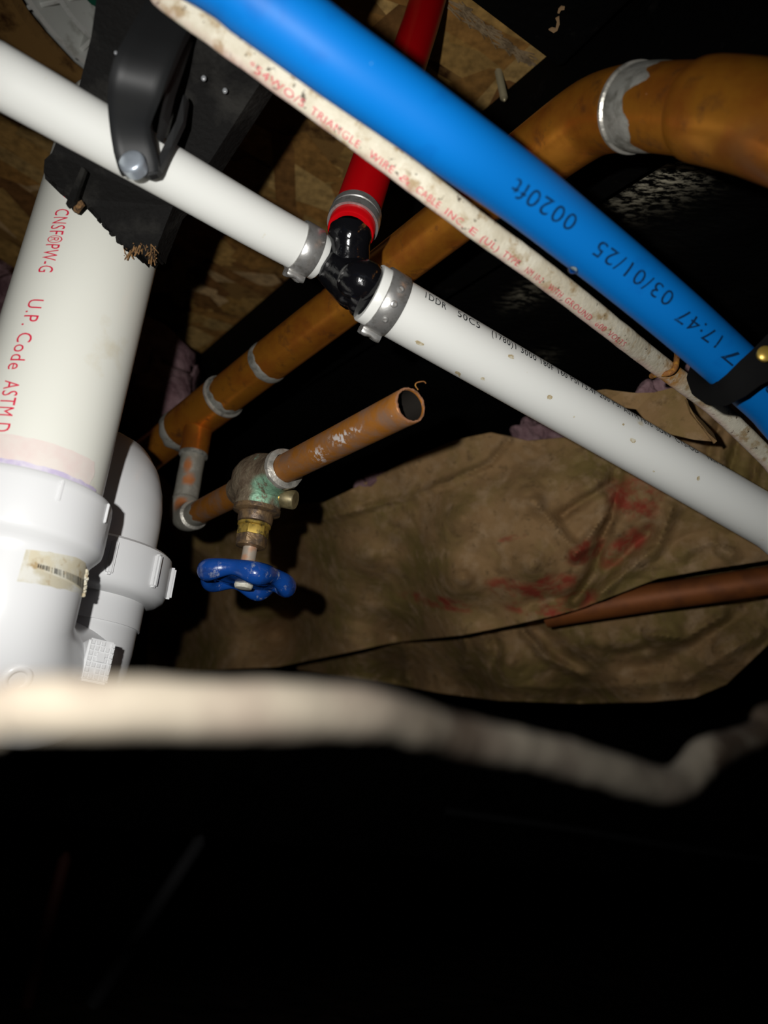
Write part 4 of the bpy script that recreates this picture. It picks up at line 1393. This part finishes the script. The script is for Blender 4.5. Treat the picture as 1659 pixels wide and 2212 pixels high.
obj('stem', lathe(VC + DN * .040, DN, [(0, .0040), (.012, .0041), (.0165, .0048), (.0175, .0046)], 28), MAT['stem'], va)
HO = VC + DN * .0585
d_, e1_, e2_ = axis_frame(DN)
LOB, PHI = 5, 0.55


def RW_(a):
    return .0250 + .0021 * math.cos(LOB * a + PHI)


bm = bmesh.new()
NH, NT = 90, 16
ringv = []
for i in range(NH):
    a = 2 * math.pi * i / NH
    rad_d = e1_ * math.cos(a) + e2_ * math.sin(a)
    cc = HO + rad_d * (RW_(a) - .0036) + d_ * (.0012 * math.cos(LOB * a + PHI))
    rr = .0046 + .0008 * math.cos(LOB * a + PHI)
    ringv.append([bm.verts.new(cc + rad_d * (rr * math.cos(2 * math.pi * k / NT)) + d_ * (rr * 1.15 * math.sin(2 * math.pi * k / NT))) for k in range(NT)])
for i in range(NH):
    A_, B_ = ringv[i], ringv[(i + 1) % NH]
    for k in range(NT):
        k2 = (k + 1) % NT
        bm.faces.new((A_[k], A_[k2], B_[k2], B_[k]))
hw_ = obj('handwheel', bm, MAT['wheel'], va)
bm = bmesh.new()
lv = []
for (f, hgt) in ((.0, .0012), (.35, .0010), (.62, -.0002), (.85, .0002)):
    lv.append([(f, hgt + .0015), (f, hgt - .0015)])
tops, bots = [], []
for (f, hgt) in ((.22, .0022), (.4, .0020), (.65, .0010), (.93, .0)):
    rt, rbm = [], []
    for i in range(NH):
        a = 2 * math.pi * i / NH
        rad_d = e1_ * math.cos(a) + e2_ * math.sin(a)
        wv = .0010 * math.cos(LOB * a + PHI + math.pi) * f
        q = HO + rad_d * (RW_(a) * f if f > .3 else .0052) + d_ * (hgt + wv)
        rt.append(bm.verts.new(q - d_ * .0014))
        rbm.append(bm.verts.new(q + d_ * .0014))
    tops.append(rt)
    bots.append(rbm)
for G_ in (tops, bots):
    for A_, B_ in zip(G_, G_[1:]):
        for i in range(NH):
            i2 = (i + 1) % NH
            bm.faces.new((A_[i], A_[i2], B_[i2], B_[i]))
bm.faces.new(tops[0])
bm.faces.new(bots[0])
for i in range(NH):
    i2 = (i + 1) % NH
    bm.faces.new((tops[-1][i], tops[-1][i2], bots[-1][i2], bots[-1][i]))
obj('wheel_web', bm, MAT['wheel'], hw_)
obj('wheel_nut', lathe(HO + d_ * .0015, DN, [(0, .0052), (.003, .0052), (.0042, .0046), (.0046, .002)], 24), MAT['cream'], va)
# side drain cap
CD = camdir(.93, -.16, -.25)
cc = VC + DN * .0085 + CD * .011
obj('drain_stub', lathe(cc - CD * .001, CD, [(0, .0036), (.0045, .0036), (.005, .0032)], 24), MAT['brass_nut'], va)
obj('drain_cap', lathe(cc + CD * .0030, CD, [(0, .0046), (.0004, .0056), (.0075, .0056), (.0082, .0050)], 24), pm('olive_brass', (0.22, 0.18, 0.09), 0.45, metal=.4, layers=[((.12, .1, .05), 160, .45, .6)]), va, sharp=45)

# cut copper stub
sb0 = (VC - E0).dot(AX) + .022
stp = Path([E0 + AX * sb0, E0 + AX * (sb0 + .06), S1])
stb = thing('copper_stub', 'open-ended cut copper stub pointing out of the valve', 'pipe', S1)
tb = obj('tube', hollow(stp, 0, stp.L, .0080, .0069, 64, depth0=.06), MAT['copper_old'], stb, sharp=60)
px_mask(tb, 'lime', [(695, 980, 20, 22, .375), (745, 950, 30, 18, .36), (770, 935, 24, 12, .35)])
bore_shade = revolve(stp, rng(stp.L - .0008, .004, .0068, .01), 40, caps=False)  # dark lining paints the shade inside the open copper tube
obj('bore_shade', bore_shade, MAT['shadow_hole'], stb)
s_v = .0565 - .030 + (VC - E0).dot(AX) - sb0 + .0005
obj('solder_bead', revolve(stp, [(s_v - .0025, .0109), (s_v - .001, .0117), (s_v + .0012, .0112), (s_v + .0024, .0081)], 40, caps=False, wob=.0006, wscale=250), MAT['solder_bright'], stb)
bm = revolve(stp, [(stp.L - .0006, .0079), (stp.L + .0002, .0078), (stp.L + .0002, .0071), (stp.L - .0006, .0070)], 60, caps=False, wob=.0005, wscale=700)
obj('cut_burr', bm, pm('raw_copper_burr', (0.36, 0.17, 0.09), .5, metal=.3, layers=[((.2, .1, .05), 500, .45, .6)]), stb)
hp = Path([P(903, 842, .325), P(897, 832, .324), P(902, 826, .324), P(915, 824, .325), P(920, 828, .326)])
tag(obj('root_hair', revolve(hp, rng(0, hp.L, .00025, .0005), 8), MAT['rust']), 'thin brown curled fibre above the cut copper stub', 'fibre')

# ------------------------------------------------------------------ insulation wrap
def idw(ctrl, x, y, p=2.6):
    sw = sv = 0
    for (a, b, d) in ctrl:
        q = ((x - a) ** 2 + (y - b) ** 2) ** .5
        if q < 1e-3:
            return d
        wt = 1 / (q + 40) ** p
        sw += wt
        sv += wt * d
    return sv / sw


def segdist(x, y, poly):
    best, sg = 1e9, 0
    for (a, b), (c, d) in zip(poly, poly[1:]):
        ux, uy = c - a, d - b
        l2 = ux * ux + uy * uy
        t = max(0, min(1, ((x - a) * ux + (y - b) * uy) / l2))
        qx, qy = x - a - ux * t, y - b - uy * t
        q = math.hypot(qx, qy)
        if q < best:
            best = q
            sg = 1 if (ux * qy - uy * qx) > 0 else -1
    return best, sg


def lerp_edge(edge, u):
    x = edge[0][0] + (edge[-1][0] - edge[0][0]) * u
    for (a, b), (c, d) in zip(edge, edge[1:]):
        if a <= x <= c:
            f = (x - a) / (c - a)
            f2 = f
            return x, b + (d - b) * f2
    return x, edge[-1][1]


def drape(name, top, bot, ctrl, creases, red, parent, nu=150, nv=70, wrinkle=.006, seed=0.0):
    bm = bmesh.new()
    g, mask = [], []
    for i in range(nu + 1):
        u = i / nu
        x0, y0 = lerp_edge(top, u)
        x1, y1 = lerp_edge(bot, u)
        row = []
        for j in range(nv + 1):
            v = j / nv
            x, y = x0 + (x1 - x0) * v, y0 + (y1 - y0) * v
            d = idw(ctrl, x, y)
            for (poly, amp, wid, kind) in creases:
                q, sg = segdist(x, y, poly)
                if kind == 'valley':
                    d += amp * math.exp(-(q / wid) ** 2)
                elif kind == 'step':
                    d += amp * (.5 + .5 * math.tanh(sg * q / (wid * .35))) * math.exp(-(q / (wid * 5)) ** 2)
                else:
                    d -= amp * max(0, 1 - q / wid) ** 1.5
            nz_ = noise.noise(Vector((x * .006 + seed, y * .010, 2.0))) + .5 * noise.noise(Vector((x * .016, y * .022 + seed, 5.0))) + .28 * (1 - abs(noise.noise(Vector((x * .028 + y * .01, y * .03 - x * .012, 8.0 + seed)))) * 2)
            d += wrinkle * nz_
            row.append(bm.verts.new(P(x, y, d)))
            m_ = 0
            for (rx, ry, sx_, sy_, rot) in red:
                ca2, sa2 = math.cos(rot), math.sin(rot)
                qx, qy = (x - rx) * ca2 + (y - ry) * sa2, -(x - rx) * sa2 + (y - ry) * ca2
                e = (qx / sx_) ** 2 + (qy / sy_) ** 2
                m_ = max(m_, min(1, max(0, 1.6 - 1.2 * e)))
            mask.append(m_)
        g.append(row)
    for i in range(nu):
        for j in range(nv):
            bm.faces.new((g[i][j], g[i + 1][j], g[i + 1][j + 1], g[i][j + 1]))
    o_ = obj(name, bm, MAT['kraft'], parent)
    set_attr(o_, 'print', mask)
    sm = o_.modifiers.new('thickness', 'SOLIDIFY')
    sm.thickness = .0012
    sm.offset = 0
    return o_


iw = thing('insulation_wrap', 'sagging brown paper-like insulation wrap with faded red print', 'insulation wrap', P(1100, 1250, .62))
top_e = [(318, 1000), (360, 1040), (420, 1110), (600, 1092), (700, 1085), (770, 1052), (900, 985), (985, 950), (1060, 934), (1110, 945), (1140, 952), (1220, 945), (1300, 950), (1400, 900), (1500, 860), (1600, 850), (1800, 820), (2500, 760)]
bot_e = [(318, 1452), (420, 1450), (600, 1440), (740, 1412), (850, 1388), (1000, 1372), (1100, 1352), (1200, 1330), (1260, 1312), (1330, 1285), (1420, 1250), (1520, 1232), (1660, 1210), (1800, 1180), (2500, 1060)]
ctrl = [(340, 1020, .84), (420, 1130, .90), (600, 1100, .74), (760, 1060, .66), (900, 990, .635), (1060, 935, .61), (1150, 955, .61), (1290, 955, .58), (1500, 870, .52), (1659, 860, .50), (1800, 860, .49),
        (360, 1250, 1.05), (600, 1230, .86), (800, 1200, .67), (1000, 1120, .575), (1150, 1080, .56), (1280, 1060, .555), (1400, 1080, .55), (1550, 1020, .53), (1700, 1050, .52),
        (340, 1390, 1.15), (600, 1370, .97), (850, 1375, .80), (1050, 1350, .63), (1200, 1310, .595), (1300, 1270, .58), (1450, 1200, .57), (1659, 1180, .55), (1000, 1250, .575), (1150, 1220, .55), (800, 1300, .74)]
creases = [([(1332, 1020), (1318, 1120), (1280, 1240), (1240, 1300)], .016, 16, 'valley'),
           ([(1325, 1040), (1215, 1112)], .010, 13, 'valley'),
           ([(1240, 1200), (1310, 1110), (1335, 1020)], .010, 22, 'ridge'),
           ([(1160, 1090), (1245, 1195), (1330, 1150)], .009, 26, 'ridge'),
           ([(1450, 1100), (1420, 1180), (1300, 1280)], .010, 28, 'ridge'),
           ([(1400, 1150), (1250, 1290), (1150, 1300)], .010, 18, 'valley'),
           ([(1100, 950), (1060, 1000), (900, 1070), (700, 1120), (620, 1130)], .006, 14, 'ridge'),
           ([(700, 1180), (820, 1240), (980, 1310), (1130, 1310)], .007, 40, 'valley'),
           ([(620, 1150), (760, 1150), (900, 1180)], .005, 30, 'valley'),
           ([(1560, 900), (1520, 1010)], .008, 14, 'valley'),
           ([(1610, 900), (1570, 1030)], .008, 14, 'valley'),
           ([(1650, 930), (1620, 1060)], .008, 14, 'valley'),
           ([(420, 1250), (640, 1300), (820, 1340)], .010, 30, 'valley'),
           ([(380, 1160), (520, 1240), (700, 1290)], .012, 40, 'ridge'),
           ([(1480, 1190), (1540, 1170), (1580, 1200)], .008, 30, 'ridge')]
red = [(1372, 1075, 62, 50, .3), (1355, 1178, 70, 26, -.7), (1265, 1190, 48, 22, -.6), (1190, 1262, 60, 24, -.2), (1240, 1300, 55, 22, -.3), (1120, 1275, 70, 22, .25), (1180, 1315, 90, 20, .1), (950, 1300, 90, 14, .2), (1105, 1162, 30, 6, -.2)]
drape('upper_drape', top_e, bot_e, ctrl, creases, red, iw, 420, 130, .0055, 0.0)
top_l = [(640, 1372), (850, 1350), (1050, 1330), (1200, 1300), (1300, 1255), (1450, 1200), (1660, 1150), (1800, 1130), (2500, 1040)]
bot_l = [(640, 1446), (700, 1455), (850, 1478), (950, 1497), (1080, 1514), (1250, 1520), (1400, 1517), (1500, 1508), (1570, 1478), (1620, 1430), (1660, 1392), (1800, 1290), (2500, 1120)]
ctrl_l = [(340, 1390, 1.165), (600, 1370, .99), (850, 1365, .822), (1050, 1350, .70), (1200, 1320, .69), (1300, 1270, .665), (1450, 1220, .645), (1660, 1170, .625), (1800, 1150, .58),
          (340, 1440, 1.3), (600, 1450, 1.12), (850, 1470, .96), (1000, 1500, .88), (1250, 1515, .81), (1500, 1500, .71), (1660, 1390, .66), (1100, 1430, .70), (1300, 1400, .665), (1450, 1350, .65), (1580, 1380, .645)]
creases_l = [([(1000, 1372), (1010, 1410), (1002, 1440)], .012, 16, 'ridge'), ([(1060, 1365), (1075, 1400), (1068, 1430)], .012, 14, 'valley'),
             ([(870, 1390), (880, 1430), (878, 1465)], .014, 16, 'ridge'), ([(1130, 1362), (1180, 1420), (1260, 1458)], .012, 18, 'ridge'),
             ([(1160, 1360), (1230, 1420), (1400, 1440), (1560, 1360), (1620, 1300)], .012, 22, 'valley'), ([(1400, 1370), (1480, 1380), (1560, 1330)], .010, 22, 'ridge'),
             ([(1280, 1400), (1340, 1412), (1400, 1400)], .008, 12, 'valley'), ([(1090, 1480), (1260, 1488), (1480, 1468), (1640, 1370)], .008, 30, 'ridge')]
drape('lower_drape', top_l, bot_l, ctrl_l, creases_l, [], iw, 400, 70, .007, 4.0)

# folded flap in front of the wrap
def facet(nm, pts, parent, mat, th=.0012, red=False):
    o_ = obj(nm, slab([P(*q) for q in pts], FWD, th), mat, parent, smooth=False)
    set_attr(o_, 'print', [0.0] * len(o_.data.vertices))
    return o_


facet('folded_flap', [(1262, 850, .500), (1285, 844, .492), (1308, 841, .488), (1345, 846, .486), (1375, 849, .482), (1412, 848, .476), (1450, 838, .468), (1480, 845, .462), (1484, 868, .458), (1505, 905, .452), (1546, 954, .448),
                      (1500, 950, .456), (1440, 936, .464), (1400, 915, .474), (1375, 884, .482), (1345, 880, .488), (1300, 872, .497)], iw, MAT['kraft'])
facet('folded_flap', [(1481, 862, .4570), (1485, 864, .4575), (1492, 885, .458), (1520, 912, .458), (1541, 935, .458), (1549, 953, .447), (1543, 958, .4465), (1518, 925, .4495), (1492, 893, .4535)], iw, MAT['kraft'])
facet('folded_flap', [(1475, 836, .482), (1500, 830, .478), (1520, 842, .474), (1566, 858, .47), (1552, 872, .47), (1515, 860, .474), (1490, 858, .478)], iw, MAT['kraft'])

# tufts of insulation
def tuft(nm, pts, d, rx, label, ws=60, z_k=.6, group='insulation tufts'):
    bm = bmesh.new()
    for (x, y, r) in pts:
        blob(bm, P(x, y, d), r * d / FPX, r * .8 * d / FPX, r * z_k * d / FPX, u=40, v=28, wob=.55, ws=140)
    return tag(obj(nm, bm, MAT['pink']), label, 'insulation', group)


bm = bmesh.new()
cols_ = []
for i in range(41):
    row = []
    for j in range(31):
        u, v = i / 40, j / 30
        x, y = -140 + 520 * u, 480 + 300 * u + (240 - 120 * u) * v
        d = .74 + .03 * math.sin(u * 7) * math.sin(v * 5) + .03 * noise.noise(Vector((u * 6, v * 6, 1)))
        row.append(bm.verts.new(P(x, y, d)))
    cols_.append(row)
for i in range(40):
    for j in range(30):
        bm.faces.new((cols_[i][j], cols_[i + 1][j], cols_[i + 1][j + 1], cols_[i][j + 1]))
pb = obj('insulation_batt', bm, MAT['pink'])
sm = pb.modifiers.new('thickness', 'SOLIDIFY')
sm.thickness = .03
sm.offset = -1
tag(pb, 'dusty pink fibreglass batt behind the white drain pipe', 'insulation')
tuft('insulation_tuft', [(1150, 940, 42), (1185, 930, 38), (1215, 938, 34)], .63, 0, 'greyish pink insulation tuft above the wrap just under the thick white pipe')
tuft('insulation_tuft', [(782, 1048, 16), (806, 1038, 20), (830, 1030, 16)], .67, 0, 'small pink insulation tuft on the wrap edge below the copper stub')
tuft('insulation_tuft', [(1398, 846, 26), (1430, 836, 26), (1495, 806, 24), (1478, 822, 20)], .50, 0, 'greyish pink insulation tuft behind the rusty cable staple')

# lower copper pipe
lp = Path(level([P(1180, 1328, .640), P(1250, 1316, .628), P(1400, 1292, .605), P(1540, 1272, .59), P(1700, 1248, .575), P(1850, 1228, .56)], .4))
lo_ = thing('copper_pipe', 'dim reddish copper pipe lying against the brown wrap at the lower right', 'pipe', lp.pos(.1))
obj('tube', revolve(lp, rng(0, lp.L, .0112, .012), 36), MAT['copper_dark'], lo_)

# screw through the subfloor
sc0 = PH(1076, 152, Z_SUB)
qd = (P(1090, 218, proj(sc0)[2] - .02) - sc0)
ln = qd.length
prof = []
k = 0
h = 0.0
while h < ln - .004:
    prof += [(h, .0019), (h + .0008, .0026), (h + .0016, .0019)]
    h += .0017
prof += [(ln - .002, .0018), (ln, .0006)]
tag(obj('wood_screw', lathe(sc0, qd, prof, 16), MAT['screw'], sharp=60), 'screw tip poking down through the subfloor at the upper right', 'screw')

# bare chips on the blocking board
for pts, lab in (([(1185, 62), (1193, 58), (1200, 60), (1203, 45), (1200, 38), (1208, 34), (1209, 50), (1204, 64), (1196, 69)], 'lower tan bare-wood chip on the black blocking board'),
                 ([(1206, 18), (1212, 12), (1220, 13), (1219, 19), (1212, 20), (1208, 27), (1204, 26)], 'upper tan bare-wood chip on the black blocking board')):
    z_ = Z_SUB - .0462
    q = [PH(x, y, z_) for x, y in pts]
    tag(obj('wood_chip', slab(q, UPW, -.001), MAT['chip'], smooth=False), lab, 'wood chip', 'bare wood chips')

# ------------------------------------------------------------------ foreground root, out of focus
RT = [(-260, 1528, .064), (0, 1525, .069), (150, 1527, .071), (300, 1531, .074), (450, 1534, .077), (600, 1536, .080), (720, 1537, .084), (820, 1545, .088), (900, 1566, .093), (1000, 1594, .100), (1100, 1613, .107),
      (1200, 1634, .115), (1300, 1662, .123), (1380, 1686, .130), (1430, 1697, .134), (1470, 1690, .138), (1500, 1662, .142), (1528, 1632, .146), (1580, 1610, .153), (1640, 1585, .160), (1750, 1545, .172)]
rt = Path(level(level([P(*q) for q in RT], .4), .25, True))
HP = [(0, 66), (300, 66), (600, 60), (800, 55), (950, 44), (1100, 42), (1300, 42), (1400, 40), (1470, 38), (1530, 40), (1600, 30), (1750, 26)]


def hpx(x):
    for (a, b), (c, d) in zip(HP, HP[1:]):
        if x <= c:
            f = max(0, (x - a) / (c - a))
            return b + (d - b) * f
    return HP[-1][1]


prof = []
for i in range(401):
    s = rt.L * i / 400
    q = proj(rt.pos(s))
    q = (max(-250, min(1750, q[0])), 0, max(.063, min(.175, q[2])))
    prof.append((s, hpx(q[0]) * q[2] / FPX * (1 + .06 * noise.noise(Vector((s * 120, 0, 0))))))
bm = revolve(rt, prof, 28, wob=.0002, wscale=300)
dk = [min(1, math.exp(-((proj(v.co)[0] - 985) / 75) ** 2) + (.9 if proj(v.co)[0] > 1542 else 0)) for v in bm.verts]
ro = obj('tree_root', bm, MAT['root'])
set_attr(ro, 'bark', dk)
tag(ro, 'pale knobbly root crossing close to the camera, out of focus', 'root')

# ------------------------------------------------------------------ dim things deep in the crawl space
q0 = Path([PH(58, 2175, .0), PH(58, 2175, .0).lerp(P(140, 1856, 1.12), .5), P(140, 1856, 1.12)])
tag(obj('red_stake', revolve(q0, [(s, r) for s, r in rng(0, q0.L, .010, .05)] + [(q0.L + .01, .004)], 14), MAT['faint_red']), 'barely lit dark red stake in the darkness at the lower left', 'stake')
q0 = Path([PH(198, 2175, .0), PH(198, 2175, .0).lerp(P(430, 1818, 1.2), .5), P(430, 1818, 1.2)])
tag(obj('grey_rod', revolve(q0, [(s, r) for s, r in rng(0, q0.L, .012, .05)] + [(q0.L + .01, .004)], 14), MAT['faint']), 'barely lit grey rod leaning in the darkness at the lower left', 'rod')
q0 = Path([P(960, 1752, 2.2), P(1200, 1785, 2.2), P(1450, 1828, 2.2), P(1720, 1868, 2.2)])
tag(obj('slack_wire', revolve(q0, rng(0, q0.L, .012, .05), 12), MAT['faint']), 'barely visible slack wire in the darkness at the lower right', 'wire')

for o in bpy.data.objects:
    if '_w' in o:
        del o['_w']
